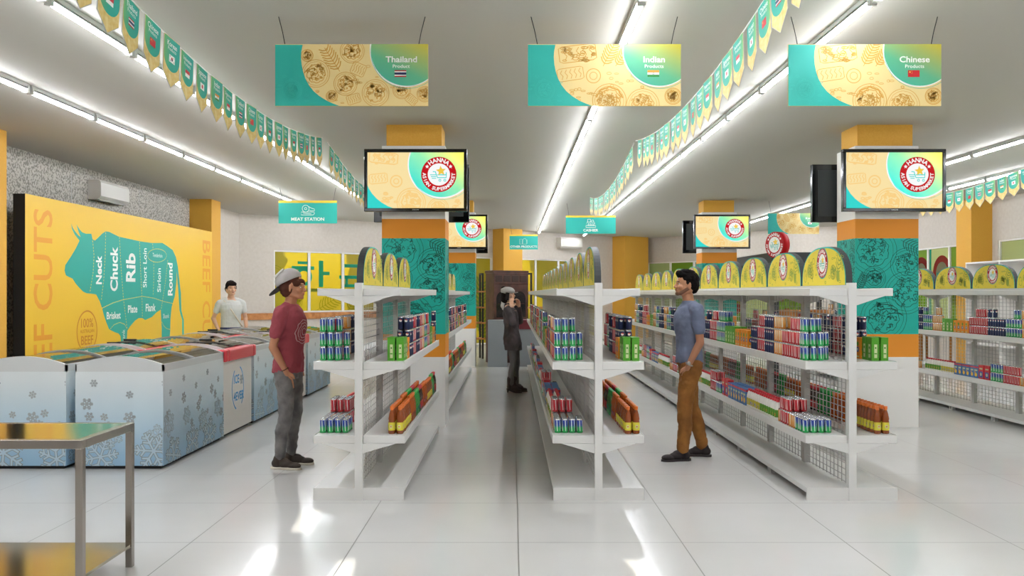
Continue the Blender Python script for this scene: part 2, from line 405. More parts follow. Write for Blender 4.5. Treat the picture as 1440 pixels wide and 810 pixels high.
A2 = [(6.25+i*.8, 6.25+(i+1)*.8, .02, 2.6) for i in range(2)] + [(8.65+i*.98, 8.65+(i+1)*.98, .02, 2.6) for i in range(4)]
wall_openings('wall_back_left', TA, LA, [(.9, 5.75, 1.05, 2.6), (6.25, 7.85, .02, 2.6), (8.65, 12.57, .02, 2.6)])
# window film artwork: one large shop sign in two Korean letters spread over the panes
def film_art(k):
    off = -k*.97
    def f(A, W, H):
        def R(x0, y0, x1, y1): A.rect(x0+off, y0, x1+off, y1, 'film_teal', 2)
        A.rect(0, .52, W, .60, 'film_green', 1)
        # first letter
        R(.66, 1.22, .98, 1.29); R(.50, 1.08, 1.12, 1.17)
        A.ring(.83+off, .90, .19, .085, 'film_teal', 3)
        R(1.25, .64, 1.38, 1.32); R(1.38, .95, 1.56, 1.04)
        # second letter
        R(1.92, 1.16, 2.5, 1.25); R(2.42, .86, 2.5, 1.25); R(1.84, .86, 2.6, .95); R(1.92, .64, 2.5, .72); R(2.02, .64, 2.1, .95)
        R(2.72, .62, 2.84, 1.32); R(2.84, .95, 3.0, 1.04)
        A.ring(.05+off, .95, .22, .012, 'film_line', 2); A.ring(.05+off, .95, .16, .01, 'film_line', 2)
        A.dish(.62+off, .25, .17, .012, 'film_line', 4, 2); A.sprig(1.2+off, .05, .8, .5, .012, 'film_line', 2)
        A.sprig(2.1+off, .02, .6, 1.0, .012, 'film_line', 2); A.dish(3.6+off, .5, .3, .012, 'film_line', 8, 2)
    return f
for k, q in enumerate(A1): window(TA, *q, art=film_art(k))
def leafart(A, W, H):
    A.sprig(W*.3, H*.35, H*.4, 1.35, .03, 'film_green', 1); A.sprig(W*.75, H*.05, H*.35, 1.8, .03, 'film_green', 1)
for k, q in enumerate(A2): window(TA, *q, art=leafart if k < 2 else None)
b = MB(); b.box(.02, 6.1, -.04, 0, .88, 1.04, 'wood_rail'); o = b.build('trim_1'); o.matrix_world = TA; struct(o)
# pillars against the oblique wall
for k, (t0, t1, dp) in enumerate(((7.88, 8.62, .5), (13.1, 14.3, .55))):
    b = MB(); b.box(t0, t1, -dp, 0, 0, CZ, 'yellow_paint'); o = b.build('trim_%d' % (k+2)); o.matrix_world = TA; struct(o)
TB, LB = wallframe((4.6, 30.4), (9.8, 24.1))
wall_openings('wall_back_right', TB, LB, [(.2, 6.2, .6, 2.6)])
def posterart(seed, cols):
    def f(A, W, H):
        R = random.Random(seed)
        for i in range(16):
            A.disc(R.uniform(0, W), R.uniform(0, H*.6), R.uniform(.06, .16), R.choice(cols), 1+i*.1, n=16)
    return f
for i in range(6): window(TB, .2+i, 1.2+i, .6, 2.6, 'film_white' if i % 2 == 0 else 'film_green', art=posterart(i, ['film_green', 'film_yellow', 'film_red']) if i % 2 else None)
TR, LR = wallframe((WR, 24.1), (WR, -5))
wall_openings('wall_right', TR, LR, [(.6, 5.6, .7, 2.6), (6.6, 13.0, .7, 2.6), (14.2, 20.2, .7, 2.6)])
def hannawin(A, W, H):
    A.rect(0, 0, .12, H, 'film_teal', 1); A.disc(W*.62, 1.28, .42, 'film_red', 1.5); A.disc(W*.62, 1.28, .27, 'film_white', 2)
    A.text('HANNA', W*.62, 1.28, .14, 'film_teal', 3, bold=.02)
for i in range(5): window(TR, .6+i, 1.6+i, .7, 2.6, 'film_green' if i != 3 else 'film_white', art=posterart(20+i, ['film_red', 'film_green', 'film_yellow']) if i in (1, 4) else (hannawin if i in (2, 3) else None))
for i in range(4): window(TR, 6.6+i*1.6, 8.2+i*1.6, .7, 2.6, 'film_white')
for i in range(4): window(TR, 14.2+i*1.5, 15.7+i*1.5, .7, 2.6, 'film_white')
n = 4
for (x0, x1, y0, y1) in ((WL, -6.0, 9.7, 10.3), (WL, -6.13, 17.7, 18.25), (WR-.43, WR, 17.7, 18.3), (WR-.43, WR, 9.9, 10.5), (WL, -6.0, 2.6, 3.2)):
    b = MB(); b.box(x0, x1, y0, y1, 0, CZ, 'yellow_paint'); struct(b.build('trim_%d' % n)); n += 1

# ---------------------------------------------------------------- outdoors beyond the windows
b = MB(); b.box(-40, 60, 20, 70, -.3, -.14, 'grass'); o = b.build('ground'); struct(o)
b = MB(); b.box(12.2, 40, -10, 20, -.3, -.14, 'paving'); o = b.build('ground_paving'); struct(o)
R = random.Random(5)
for k, (x, y, h) in enumerate(((-9.5, 30, 3.4), (-5, 32.5, 4.2), (-1.6, 34, 3.2), (2.2, 37, 4.6), (6.5, 38.5, 3.6), (12, 34, 4.4), (15.5, 27, 4), (16, 20, 3.6), (15.5, 13, 4.2))):
    t = thing('tree', '%s bushy green tree outdoors behind the windows, %s from the left' % ('tall' if h > 3.9 else 'low', ordinal(k+1)), 'tree', (x, y, -.14), 0, 'trees outside the windows')
    b = MB(); b.tube([(0,0,0), (.05,0,h*.3), (0,.05,h*.6)], .13, 'bark', 8); b.build('trunk', t)
    b = MB()
    for i in range(14):
        a = R.uniform(0, 2*PI); q = R.uniform(.1, 1.1); b.ell((q*math.cos(a), q*math.sin(a), h*R.uniform(.25, 1)), (R.uniform(.6, 1), R.uniform(.6, 1), R.uniform(.45, .8)), 'leaves', 12, 8)
    o = b.build('crown', t)
    for v in o.data.vertices: v.co += noise.noise_vector(v.co*2.3)*.22

# ---------------------------------------------------------------- ceiling tube lights
tub = MB()
hc = lambda r_, a0, a1, n_: [(r_*math.cos(a0+(a1-a0)*i/n_), r_*math.sin(a0+(a1-a0)*i/n_)-.035) for i in range(n_+1)]
tub.prism(hc(.023, PI*.97, PI*2.03, 7), 'tube_white', lambda u, v, hh: (u, hh, v), .03, 1.17)
tub.prism(hc(.0235, PI*.03, PI*.97, 7), 'batten', lambda u, v, hh: (u, hh, v), .03, 1.17)
tube_me = tub.build('tube').data; bpy.data.objects.remove(bpy.data.objects['tube'])
h = MB(); h.box(-.022, .022, .0, 1.2, -.012, .02, 'batten'); bat = h.build('batten'); bat_me = bat.data; bpy.data.objects.remove(bat)
h = MB(); h.box(-.026, .026, 0, .03, -.062, 0, 'batten'); he = h.build('end_cap'); cap_me = he.data; bpy.data.objects.remove(he)
ROWS = [(-4.47, 'outer left', 22.2), (-2.97, 'inner left', 23.4), (.83, 'centre', 26.9), (2.31, 'right of centre', 28.0), (6.25, 'inner right', 28.0), (7.8, 'outer right', 26.4)]
for X, rn, yend in ROWS:
    k = 0; y = 8.04-1.245*8
    while y+1.2 < yend:
        k += 1
        t = thing('tube_light', 'white ceiling tube light, %s from the camera in the %s row' % (ordinal(k), rn), 'light', (X, y, CZ-.02), 0, 'ceiling tube lights, %s row' % rn)
        for nm, me, dy in (('batten', bat_me, 0), ('tube', tube_me, 0), ('end_cap', cap_me, 0), ('end_cap', cap_me, 1.17)):
            o = bpy.data.objects.new(nm, me); COL.objects.link(o); o.parent = t; o.location = (0, dy, 0)
        y += 1.245

# ---------------------------------------------------------------- structural pillars with printed cladding and screens
def logo(A, cx, cy, r, p='', l=4, txt=True):
    red, wh, te, go = (('s_red','s_white','s_teal','s_gold') if p else ('hanna_red','white_print','teal_soft','gold'))
    A.disc(cx, cy, r, red, l); A.disc(cx, cy, r*.63, wh, l+1)
    if txt:
        A.arctext('HANNA', cx, cy, r*.82, r*.34, wh, PI/2, 1.25, True, l+1)
        A.arctext('ASIAN SUPERMARKET', cx, cy, r*.82, r*.27, wh, -PI/2, 3.15, False, l+1)
        A.star(cx+r*.80*math.cos(2.55), cy+r*.80*math.sin(2.55), r*.12, wh, l+1); A.star(cx+r*.80*math.cos(.6), cy+r*.80*math.sin(.6), r*.12, wh, l+1)
    w_ = r*.055
    A.star(cx+r*.12, cy+r*.2, r*.3, go, l+2, PI/2+.1)
    A.line([(cx-r*.34, cy+r*.16), (cx-r*.2, cy+r*.16), (cx-r*.08, cy-r*.18), (cx+r*.42, cy-r*.18), (cx+r*.42, cy+r*.12)], w_, te, l+2)
    A.line([(cx-r*.08, cy-r*.02), (cx+r*.4, cy-r*.02)], w_, te, l+2)
    for q in (.06, .34): A.ring(cx+r*q, cy-r*.33, r*.06, w_*.7, te, l+2, n=14)
    for q in (0, .1, .2): A.line([(cx-r*(.5-q*.5), cy-r*(.02+q)), (cx-r*.15, cy-r*(.02+q))], w_*.8, te, l+2)
def screen_art(W, H):
    s = W/644.; X = lambda x: (x-228)*s; Y = lambda y: (598-y)*s
    A = Art(); A.rect(0, 0, W, H, 's_cream', 0)
    A.loaf(X(335), Y(262), 95*s, 36*s, -.1, 9*s, 's_doodle', 1); A.bits(X(280), Y(300), X(400), Y(235), 14, 14*s, 7*s, 's_doodle', 3)
    A.loaf(X(300), Y(400), 60*s, 32*s, .1, 7*s, 's_doodle', 2); A.ring(X(420), Y(418), 38*s, 9*s, 's_doodle'); A.ring(X(420), Y(418), 17*s, 7*s, 's_doodle')
    A.dish(X(520), Y(560), 95*s, 7*s, 's_doodle', 5); A.bits(X(330), Y(560), X(420), Y(470), 9, 20*s, 7*s, 's_doodle', 7); A.dish(X(700), Y(600), 70*s, 6*s, 's_doodle', 9)
    A.bits(X(790), Y(590), X(870), Y(520), 8, 18*s, 6*s, 's_doodle', 8)
    A.poly([(X(228), Y(598)), (X(398), Y(598)), (X(365), Y(585)), (X(325), Y(562)), (X(290), Y(535)), (X(258), Y(500)), (X(238), Y(468)), (X(228), Y(445))], 's_teal', 2)
    A.disc(X(722), Y(308), 226*s, 's_white', 3); A.ring(X(735), Y(318), 222*s, 2.5*s, 's_teal', 3.5); A.disc(X(722), Y(306), 218*s, 's_green', 4)
    logo(A, X(705), Y(373), 118*s, 's', 5)
    return A
def tv(name, loc, rz, label, on=True):
    t = thing(name, label, 'screen', loc, rz, None)
    W, H = 1.155, .70; f = .038
    b = MB(); b.box(-W/2, W/2, 0, .05, -H/2, H/2, 'black_gloss')
    for q in ((-W/2, W/2, -H/2, -H/2+f), (-W/2, W/2, H/2-f, H/2)): b.box(q[0], q[1], -.018, 0, q[2], q[3], 'black_gloss')
    for q in ((-W/2, -W/2+f), (W/2-f, W/2)): b.box(q[0], q[1], -.018, 0, -H/2+f, H/2-f, 'black_gloss')
    b.build('bezel', t, .006)
    b = MB(); A = Art(); Ws, Hs = W-2*f, H-2*f
    if on: b.art(screen_art(Ws, Hs), Matrix.Translation((0, -.001, 0)) @ frame((-Ws/2, 0, -Hs/2), (1,0,0), (0,0,1)), (0, 0, Ws, Hs))
    else: b.box(-Ws/2, Ws/2, -.004, -.001, -Hs/2, Hs/2, 'screen_off')
    b.build('screen', t)
    b = MB(); A = Art(); A.text('SAMSUNG', 0, 0, .016, 'batten', 1, bold=.02); b.art(A, frame((0, -.0185, -H/2+.019), (1,0,0), (0,0,1))); b.build('maker_mark', t)
    b = MB(); b.box(-.12, .12, .05, .115, -.16, .16, 'black_matte'); b.prism([(-W/2+.07, -H/2+.07), (W/2-.07, -H/2+.07), (W/2-.07, H/2-.07), (-W/2+.07, H/2-.07)], 'core_dark', lambda u, v, hh: (u, hh, v), .05, .062); b.build('wall_mount', t)
    return t
def food_art(A, W, z0, z1, seed, m='teal_line', w=.0052):
    R = random.Random(seed)
    A.dish(W*.28, z1-.14, .27, w, m, seed, 1); A.dish(W*.82, z1-.30, .19, w, m, seed+1, 1)
    A.dish(W*.30, z1-.45, .13, w, m, seed+2, 1); A.dish(W*.80, z1-.62, .24, w, m, seed+3, 1); A.dish(W*.45, z0+.19, .26, w*1.1, m, seed+4, 1)
    A.sprig(W*.72, z1-.02, .3, -.5, w, m, 1); A.sprig(W*.05, z0+.5, .2, 1.2, w, m, 1)
    for k in range(3): A.ring(W*.45+.06*k, z0+.30-.05*k, .1, w*2.4, m, 1, ry=.04, a0=.3, a1=2.6, n=12)
nt_ = [n]
def pillar(xc, yf, sides, desc, seed):
    hw = .36; dp = .55
    b = MB()
    b.box(xc-.315, xc+.315, yf+.05, yf+dp-.02, 3.18, CZ, 'yellow_paint')
    for z0, z1, mm in ((0, .80, 'white_panel'), (.80, 1.06, 'orange_paint'), (1.06, 2.15, 'teal_print'), (2.15, 2.37, 'orange_paint'), (2.37, 3.2, 'white_panel')):
        b.box(xc-hw, xc+hw, yf, yf+dp, z0, z1, mm)
    for (o, u, wd, sd_) in (((xc-hw, yf-.001, 0), (1,0,0), 2*hw, 0), ((xc-hw-.001, yf+dp, 0), (0,-1,0), dp, 7), ((xc+hw+.001, yf, 0), (0,1,0), dp, 13)):
        A = Art(); food_art(A, wd, 1.06, 2.15, seed+sd_); b.art(A, frame(o, u, (0,0,1)), (0.004, 1.06, wd-.004, 2.15))
    struct(b.build('trim_%d' % nt_[0])); nt_[0] += 1
    tv('television', (xc+.02+ (0 if xc > 0 else .02), yf-.14, 2.79), 0, 'black framed wall screen showing the red round shop logo, %s' % desc)
    tv('television', (xc+(.024 if xc < 0 else -.05), yf+dp+.14, 2.735), PI, 'back of a black screen peeking out behind the lit one, %s' % desc, False)
pillar(-1.119, 9.86, 1, 'on the near left pillar', 1)
pillar(4.26, 9.86, -1, 'on the near right pillar', 30)
pillar(-1.12, 17.9, 1, 'on the far left pillar', 60)
pillar(4.28, 17.9, -1, 'on the far right pillar', 90)

# ---------------------------------------------------------------- hanging signs
def flag(A, cx, cy, w_, kind, l=6):
    h_ = w_*.58; x0, x1, y0, y1 = cx-w_/2, cx+w_/2, cy-h_/2, cy+h_/2
    if kind == 'thai':
        for a, c_, m_ in ((y0, y1, 'flag_red'), (y0+h_*.17, y1-h_*.17, 'white_print'), (y0+h_*.33, y1-h_*.33, 'navy')): A.rect(x0, a, x1, c_, m_, l); l += 1
    elif kind == 'indian':
        A.rect(x0, y0, x1, y1, 'white_print', l); A.rect(x0, y1-h_/3, x1, y1, 'saffron', l+1); A.rect(x0, y0, x1, y0+h_/3, 'flag_green', l+1); A.ring(cx, cy, h_*.12, h_*.04, 'navy', l+1, n=14)
    elif kind == 'chinese':
        A.rect(x0, y0, x1, y1, 'flag_red', l); A.star(x0+w_*.17, y1-h_*.27, h_*.18, 'gold', l+1)
        for i in range(4): A.star(x0+w_*.33+.02*w_*(i % 3), y1-h_*(.1+.13*i), h_*.05, 'gold', l+1)
    elif kind == 'korean':
        A.rect(x0, y0, x1, y1, 'white_print', l); A.disc(cx, cy, h_*.26, 'flag_red', l+1, n=20); A.disc(cx, cy, h_*.26, 'navy', l+2, n=12, a0=PI, a1=2*PI)
        for sx in (-1, 1):
            for sy in (-1, 1): A.rect(cx+sx*w_*.33-w_*.06, cy+sy*h_*.3-h_*.05, cx+sx*w_*.33+w_*.06, cy+sy*h_*.3+h_*.05, 'black_matte', l+1)
    elif kind == 'indonesian':
        A.rect(x0, y0, x1, y1, 'white_print', l); A.rect(x0, cy, x1, y1, 'flag_red', l+1)
    elif kind == 'japanese':
        A.rect(x0, y0, x1, y1, 'white_print', l); A.disc(cx, cy, h_*.3, 'flag_red', l+1, n=20)
def sign_art(W, H, t1, t2, fk, var):
    s = W/864.; X = lambda x: (x-105)*s; Y = lambda y: (595-y)*s
    A = Art(); A.rect(0, 0, W, H, 'cream', 0)
    D = lambda *a, **k: None
    if var == 0:
        A.dish(X(540), Y(285), 68*s, 3*s, 'doodle', 1); A.dish(X(335), Y(412), 78*s, 3*s, 'doodle', 2); A.dish(X(502), Y(470), 66*s, 3*s, 'doodle', 3); A.dish(X(672), Y(522), 76*s, 3*s, 'doodle', 4)
        A.sprig(X(470), Y(400), 160*s, 2.15, 3*s, 'doodle'); A.loaf(X(575), Y(388), 40*s, 34*s, -.4, 3*s, 'doodle'); A.loaf(X(548), Y(556), 38*s, 26*s, .3, 3*s, 'doodle')
        A.dish(X(285), Y(310), 34*s, 3*s, 'doodle', 5); A.dish(X(425), Y(540), 32*s, 3*s, 'doodle', 6); A.loaf(X(875), Y(560), 32*s, 24*s, -.7, 3*s, 'doodle'); A.dish(X(950), Y(528), 44*s, 3*s, 'doodle', 8)
        A.dish(X(820), Y(505), 50*s, 3*s, 'doodle', 9); A.bits(X(260), Y(590), X(800), Y(260), 34, 13*s, 2.5*s, 'doodle', 10)
    else:
        A.loaf(X(385), Y(298), 105*s, 46*s, .12, 4*s, 'doodle'); A.bits(X(300), Y(340), X(480), Y(260), 30, 18*s, 4*s, 'doodle', 3); A.loaf(X(345), Y(415), 74*s, 36*s, .15, 3.5*s, 'doodle')
        A.ring(X(475), Y(425), 40*s, 4*s, 'doodle'); A.ring(X(475), Y(425), 21*s, 3*s, 'doodle'); A.sprig(X(530), Y(370), 150*s, 1.1, 3.5*s, 'doodle'); A.sprig(X(600), Y(370), 130*s, .95, 3.5*s, 'doodle')
        A.dish(X(565), Y(565), 95*s, 3.5*s, 'doodle', 11); A.ring(X(565), Y(565), 75*s, 9*s, 'doodle', a0=.2, a1=2.9, wob=.03); A.dish(X(755), Y(590), 92*s, 3*s, 'doodle', 12)
        A.dish(X(925), Y(540), 46*s, 4*s, 'doodle', 13); A.bits(X(340), Y(570), X(480), Y(480), 12, 16*s, 3*s, 'doodle', 14); A.bits(X(560), Y(490), X(760), Y(400), 12, 14*s, 2.5*s, 'doodle', 15)
    tp = [(260,250),(253,285),(251,320),(254,360),(262,400),(275,440),(295,478),(322,512),(355,540),(395,565),(432,582),(470,596)]
    A.poly([(X(105), Y(596)), (X(105), Y(249))] + [(X(a), Y(c)) for a, c in tp], 'teal', 2)
    A.dish(X(200), Y(505), 55*s, 2*s, 'teal_soft', 21, 3); A.bits(X(110), Y(590), X(290), Y(420), 20, 12*s, 2*s, 'teal_soft', 22, 3)
    A.disc(X(846), Y(281), 208*s, 'white_print', 3); A.ring(X(852), Y(292), 205*s, 2.2*s, 'teal', 3.5, n=70); A.disc(X(848), Y(280), 202*s, 'sign_green', 4, n=64)
    A.text(t1, X(818), Y(332), 47*s, 'white_print', 6, bold=.022, sx=1.12); A.text(t2, X(818), Y(371), 27*s, 'white_print', 6, bold=.008, sx=1.12)
    flag(A, X(813), Y(413), 66*s, fk)
    return A
def hang_sign(name, label, cat, loc, W, H, art, wire_dx=.035, edge='cream_edge', splay=.045, group=None):
    t = thing(name, label, cat, loc, 0, group)
    b = MB(); b.box(-W/2, W/2, 0, .012, 0, H, edge); b.build('board', t)
    b = MB(); b.art(art, frame((-W/2, -.001, 0), (1,0,0), (0,0,1)), (0, 0, W, H)); b.build('print', t)
    dz = CZ-loc[2]
    for sgn in (-1, 1):
        b = MB(); x = sgn*(W/2-wire_dx*1.9); b.tube([(x, .006, H-.005), (x+sgn*splay*.35, .006, H+(dz-H)*.4), (x+sgn*splay*.45, .006, H+(dz-H)*.5), (x+sgn*splay, .006, dz)], .003, 'black_matte', 5); b.build('wire', t)
    return t
SY = 6.04
hang_sign('hanging_sign', 'hanging Thailand Product sign with food drawings, leftmost of the big signs', 'sign', (-1.116, SY, 2.827), 1.064, .43, sign_art(1.064, .43, 'Thailand', 'Product', 'thai', 0))
hang_sign('hanging_sign', 'hanging Indian Products sign with food drawings above the centre rack', 'sign', (.643, SY, 2.827), 1.064, .43, sign_art(1.064, .43, 'Indian', 'Products', 'indian', 1))
hang_sign('hanging_sign', 'hanging Chinese Products sign with red flag above the right rack', 'sign', (2.455, SY, 2.827), 1.064, .43, sign_art(1.064, .43, 'Chinese', 'Products', 'chinese', 1))
hang_sign('hanging_sign', 'distant hanging Korean Products sign half hidden by the right dark screen', 'sign', (5.84, 18.0, 2.76), 1.064, .43, sign_art(1.064, .43, 'Korean', 'Products', 'korean', 0))
def small_sign(t1, W, H, icon):
    A = Art(); A.rect(0, 0, W, H, 'teal', 0); A.rect(0, H*.9, W, H, 'gold', 1); w_ = W*.009
    A.text(t1, W/2, H*.19, H*.19, 'white_print', 2, bold=.03, sx=1.1)
    cx, cy = W/2, H*.54; u = H*.1
    if icon == 'meat':
        A.ring(cx-u*.9, cy+u*1.1, u*1.5, w_, 'white_print', 2); A.ring(cx-u*.9, cy+u*1.1, u*.5, w_, 'white_print', 2)
        A.line([(cx+u*.2, cy+u*2.1), (cx+u*1.6, cy+u*1.3), (cx+u*2.9, cy+u*.9), (cx+u*3.1, cy+u*.2), (cx+u*1.4, cy+u*.1), (cx+u*.2, cy+u*.5)], w_, 'white_print', 2)
        A.line([(cx-u*2.8, cy-u*.4), (cx+u*2.8, cy-u*.4), (cx+u*3, cy-u*1), (cx+u*2.4, cy-u*1.7), (cx-u*2.8, cy-u*1.7)], w_, 'white_print', 2, True)
        A.line([(cx-u*2, cy-u*.9), (cx+u*1.6, cy-u*1.2)], w_, 'white_print', 2)
    elif icon == 'till':
        A.line([(cx-u*2, cy+u*1), (cx+u*2, cy+u*1), (cx+u*2.7, cy-u*1), (cx-u*2.7, cy-u*1)], w_, 'white_print', 2, True)
        A.line([(cx-u*2.7, cy-u*1), (cx-u*2.7, cy-u*2), (cx+u*2.7, cy-u*2), (cx+u*2.7, cy-u*1)], w_, 'white_print', 2)
        A.line([(cx-u*1.7, cy+u*1), (cx-u*1.7, cy+u*2.6), (cx-u*.2, cy+u*2.6), (cx-u*.2, cy+u*1)], w_, 'white_print', 2)
        A.line([(cx+u*.4, cy+u*1.2), (cx+u*.4, cy+u*2.1), (cx+u*1.5, cy+u*2.1), (cx+u*1.5, cy+u*1.2)], w_, 'white_print', 2)
        for i in range(4): A.line([(cx-u*1.5+i*u, cy+u*.1), (cx-u*1.0+i*u, cy+u*.1)], w_*1.6, 'white_print', 2); A.line([(cx-u*1.7+i*u, cy-u*.5), (cx-u*1.1+i*u, cy-u*.5)], w_*1.6, 'white_print', 2)
    else:
        A.line([(cx-u*2.6, cy-u*1.8), (cx-u*2.6, cy+u*1.6), (cx-u*1, cy+u*1.6), (cx-u*1, cy-u*1.8)], w_, 'white_print', 2, True)
        A.line([(cx-u*.6, cy-u*1.8), (cx-u*.6, cy+u*.9), (cx+u*.3, cy+u*2), (cx+u*1, cy+u*2), (cx+u*1.9, cy+u*.9), (cx+u*1.9, cy-u*1.8)], w_, 'white_print', 2, True)
        A.line([(cx+u*2.3, cy-u*1.5), (cx+u*2.3, cy+u*1.2)], w_, 'white_print', 2)
    return A
hang_sign('hanging_sign', 'small teal MEAT STATION sign hanging in front of the back wall', 'sign', (-3.72, 15.8, 2.80), 1.064, .415, small_sign('MEAT STATION', 1.064, .415, 'meat'), edge='teal_dark')
hang_sign('hanging_sign', 'small teal CASHIER sign with cash register drawing', 'sign', (1.68, 18.5, 2.80), 1.064, .385, small_sign('CASHIER', 1.064, .385, 'till'), edge='teal_dark')
hang_sign('hanging_sign', 'smallest teal OTHER PRODUCTS sign hanging over the dark cabinet', 'sign', (.33, 24.5, 2.77), .80, .42, small_sign('OTHER PRODUCTS', .80, .42, 'box'), edge='teal_dark')

# ---------------------------------------------------------------- pennant garlands
PK = [('Indian', 'indian'), ('Singaporean', 'indonesian'), ('Thailand', 'thai'), ('Chinese', 'chinese'), ('Korean', 'korean'), ('Indonesian', 'indonesian'), ('Japanese', 'japanese')]
PW, PH = .255, .345
pen_me = []
for (nm, fk) in PK:
    b = MB(); pts = [(0, 0), (0, -PH*.74), (PW/2, -PH), (PW, -PH*.74), (PW, 0)]
    b.prism(pts, 'pennant_back', lambda u, v, hh: (hh, u, v), -.002, .002)
    for sgn in (1, -1):
        A = Art(); q = [(x-PW/2, y) for x, y in pts]
        A.poly([(x*.97, y*.985) for x, y in q], 'pennant_cream', 0)
        A.poly([(-PW*.47, -.004)] + [(PW*.47*math.cos(t), -PH*.38+PH*.29*math.sin(t)) for t in [PI+PI*i/14 for i in range(15)]] + [(PW*.47, -.004)], 'pennant_teal', 1)
        A.text(nm, 0, -PH*.13, PW*.2 if len(nm) < 9 else PW*.15, 'white_print', 2, bold=.01); A.text('Products', 0, -PH*.23, PW*.14, 'white_print', 2)
        flag(A, 0, -PH*.42, PW*.34, fk, 3)
        # face towards +x or -x
        b.art(A, frame((.003*sgn, PW/2, 0), (0, sgn, 0), (0,0,1)))
    o = b.build('pennant'); pen_me.append(o.data); bpy.data.objects.remove(o)
def garland(X, y0, y1, sag, label, off=0):
    t = thing('pennant_garland', label, 'garland', (X, y0, CZ), 0, 'pennant garlands under the ceiling'); Ln = y1-y0
    Z = lambda y: -4*sag*(y/Ln)*(1-y/Ln) - .01
    b = MB(); b.tube([(0, Ln*i/30, Z(Ln*i/30)) for i in range(31)], .005, 'cord', 6); b.build('cord', t)
    y = .12; k = off
    while y+PW < Ln-.05:
        sl = (Z(y+PW)-Z(y))/PW
        o = bpy.data.objects.new('pennant', pen_me[k % 7]); COL.objects.link(o); o.parent = t; o.location = (0, y, Z(y)); o.rotation_euler = (math.atan(sl), 0, [.03,-.03,.05,0,-.05,.02][k % 6])
        y += .302; k += 1
garland(-2.34, 4.5, 10.7, .24, 'string of teal and yellow flag pennants, near left of ceiling', 0)
garland(-2.34, 11.0, 17.2, .24, 'string of pennants receding behind the left screen', 3)
garland(1.555, 4.5, 10.9, .24, 'string of pennants at upper right, nearest the camera', 1)
garland(1.555, 11.05, 17.3, .24, 'string of pennants running back above the CASHIER sign', 5)
garland(7.2, 11.0, 17.2, .26, 'string of pennants at the far right beyond the right pillar', 2)
# ---------------------------------------------------------------- beef cuts board
def beef_board():
    XF = -6.0; Y0, Y1 = 10.69, 17.35
    t = thing('advertising_board', 'tall yellow beef cuts board with teal cow diagram along the left wall', 'board', (XF, Y0, 0))
    Lb = Y1-Y0
    b = MB(); b.box(-.15, 0, 0, Lb, 0, 2.755, 'black_matte'); b.build('box', t, .004)
    b = MB(); A = Art(); A.rect(.0, .0, Lb, 2.755, 'board_yellow', 0)
    def P(zx, zy):
        x = zx/3; y = 250+zy/3; d = -XF*1220/(720-x); return (d-Y0, 1.52+(413-y)*d/1220)
    def S(zx, px): return px/3*(-XF*1220/(720-zx/3))/1220
    cow = [(300,193),(307,212),(318,228),(330,243),(340,250),(330,225),(322,197),(334,216),(346,230),(362,236),(385,236),(390,260),(400,265),(414,252),(430,236),(445,226),(460,228),(480,238),(500,248),(545,258),(590,268),(640,275),(685,275),(705,288),(728,305),(742,335),(750,375),(756,430),(763,490),(765,560),(775,600),(776,672),(768,672),(768,600),(757,560),(752,480),(745,395),(743,450),(737,500),(724,545),(719,590),(718,640),(715,686),(682,688),(682,640),(680,600),(678,556),(660,568),(640,588),(612,600),(600,592),(585,592),(570,602),(550,625),(537,645),(533,718),(512,712),(508,668),(500,657),(485,652),(460,640),(448,610),(438,580),(430,550),(420,520),(405,492),(385,489),(365,487),(350,480),(335,465),(320,448),(305,425),(290,418),(278,412),(272,392),(275,368),(288,348),(300,330),(318,300),(335,265),(315,240),(303,215)]
    A.poly([P(*p) for p in cow], 'board_teal', 1)
    for ln in ([(390,265),(396,330),(392,400),(378,485)], [(445,230),(443,330),(437,430),(426,520)], [(503,250),(510,380),(520,510),(536,640)], [(588,270),(592,380),(598,500),(600,590)], [(643,278),(645,302)], [(648,352),(648,430),(645,498)], [(707,348),(697,440),(684,525),(679,556)],
               [(430,550),(475,528),(520,514),(600,500),(650,508),(690,522),(735,532)], [(460,643),(480,620),(505,610),(525,618),(536,638)], [(682,608),(690,625),(704,637),(718,640)]):
        A.dash([P(*p) for p in ln], .012, 'gold', 3)
    A.dash([P(662+40*math.cos(i*PI/12), 328+28*math.sin(i*PI/12)) for i in range(25)], .012, 'gold', 3)
    def T(st, x, y, px, rot=PI/2, bold=.03, mm='white_print', sx=1.0): p = P(x, y); A.text(st, p[0], p[1], S(x, px), mm, 4, rot, bold, sx)
    T('Neck', 416, 388, 70, sx=.78); T('Chuck', 480, 384, 92, sx=.76); T('Rib', 550, 378, 122, sx=.78); T('Short Loin', 610, 380, 52, bold=.01, sx=.76); T('Sirloin', 670, 432, 52, bold=.01, sx=.78); T('Round', 717, 428, 68, sx=.78)
    T('Tenderloin', 664, 327, 23, 0, .0); T('Brisket', 479, 580, 42, 0, .02, sx=1.08); T('Plate', 559, 553, 44, 0, .02, sx=1.08); T('Flank', 635, 547, 44, 0, .02, sx=1.08); T('Shank', 520, 673, 40, bold=0, sx=.7); T('Shank', 700, 583, 27, 0, 0)
    c = P(367, 648); q = S(367, 86)
    A.ring(c[0], c[1], q, .022, 'board_brown', 3); A.text('100%', c[0], c[1]+q*.42, q*.62, 'board_brown', 4, bold=.01); A.text('AUSTRALIAN', c[0], c[1]+q*.02, q*.24, 'board_brown', 4, bold=.01); A.text('BEEF', c[0], c[1]-q*.42, q*.62, 'board_brown', 4, bold=.01)
    p = P(177, 135); A.text('BEEF CUTS', p[0]+.02, 2.60, .62, 'board_orange', 2, PI/2, .012, .86, 1)
    p = P(871, 268); A.text('BEEF CUTS', p[0], 2.56, .60, 'board_orange', 2, -PI/2, .012, .86, -1)
    b.art(A, frame((.001, 0, 0), (0,1,0), (0,0,1)), (0, 0, Lb, 2.755)); b.build('print', t)
beef_board()

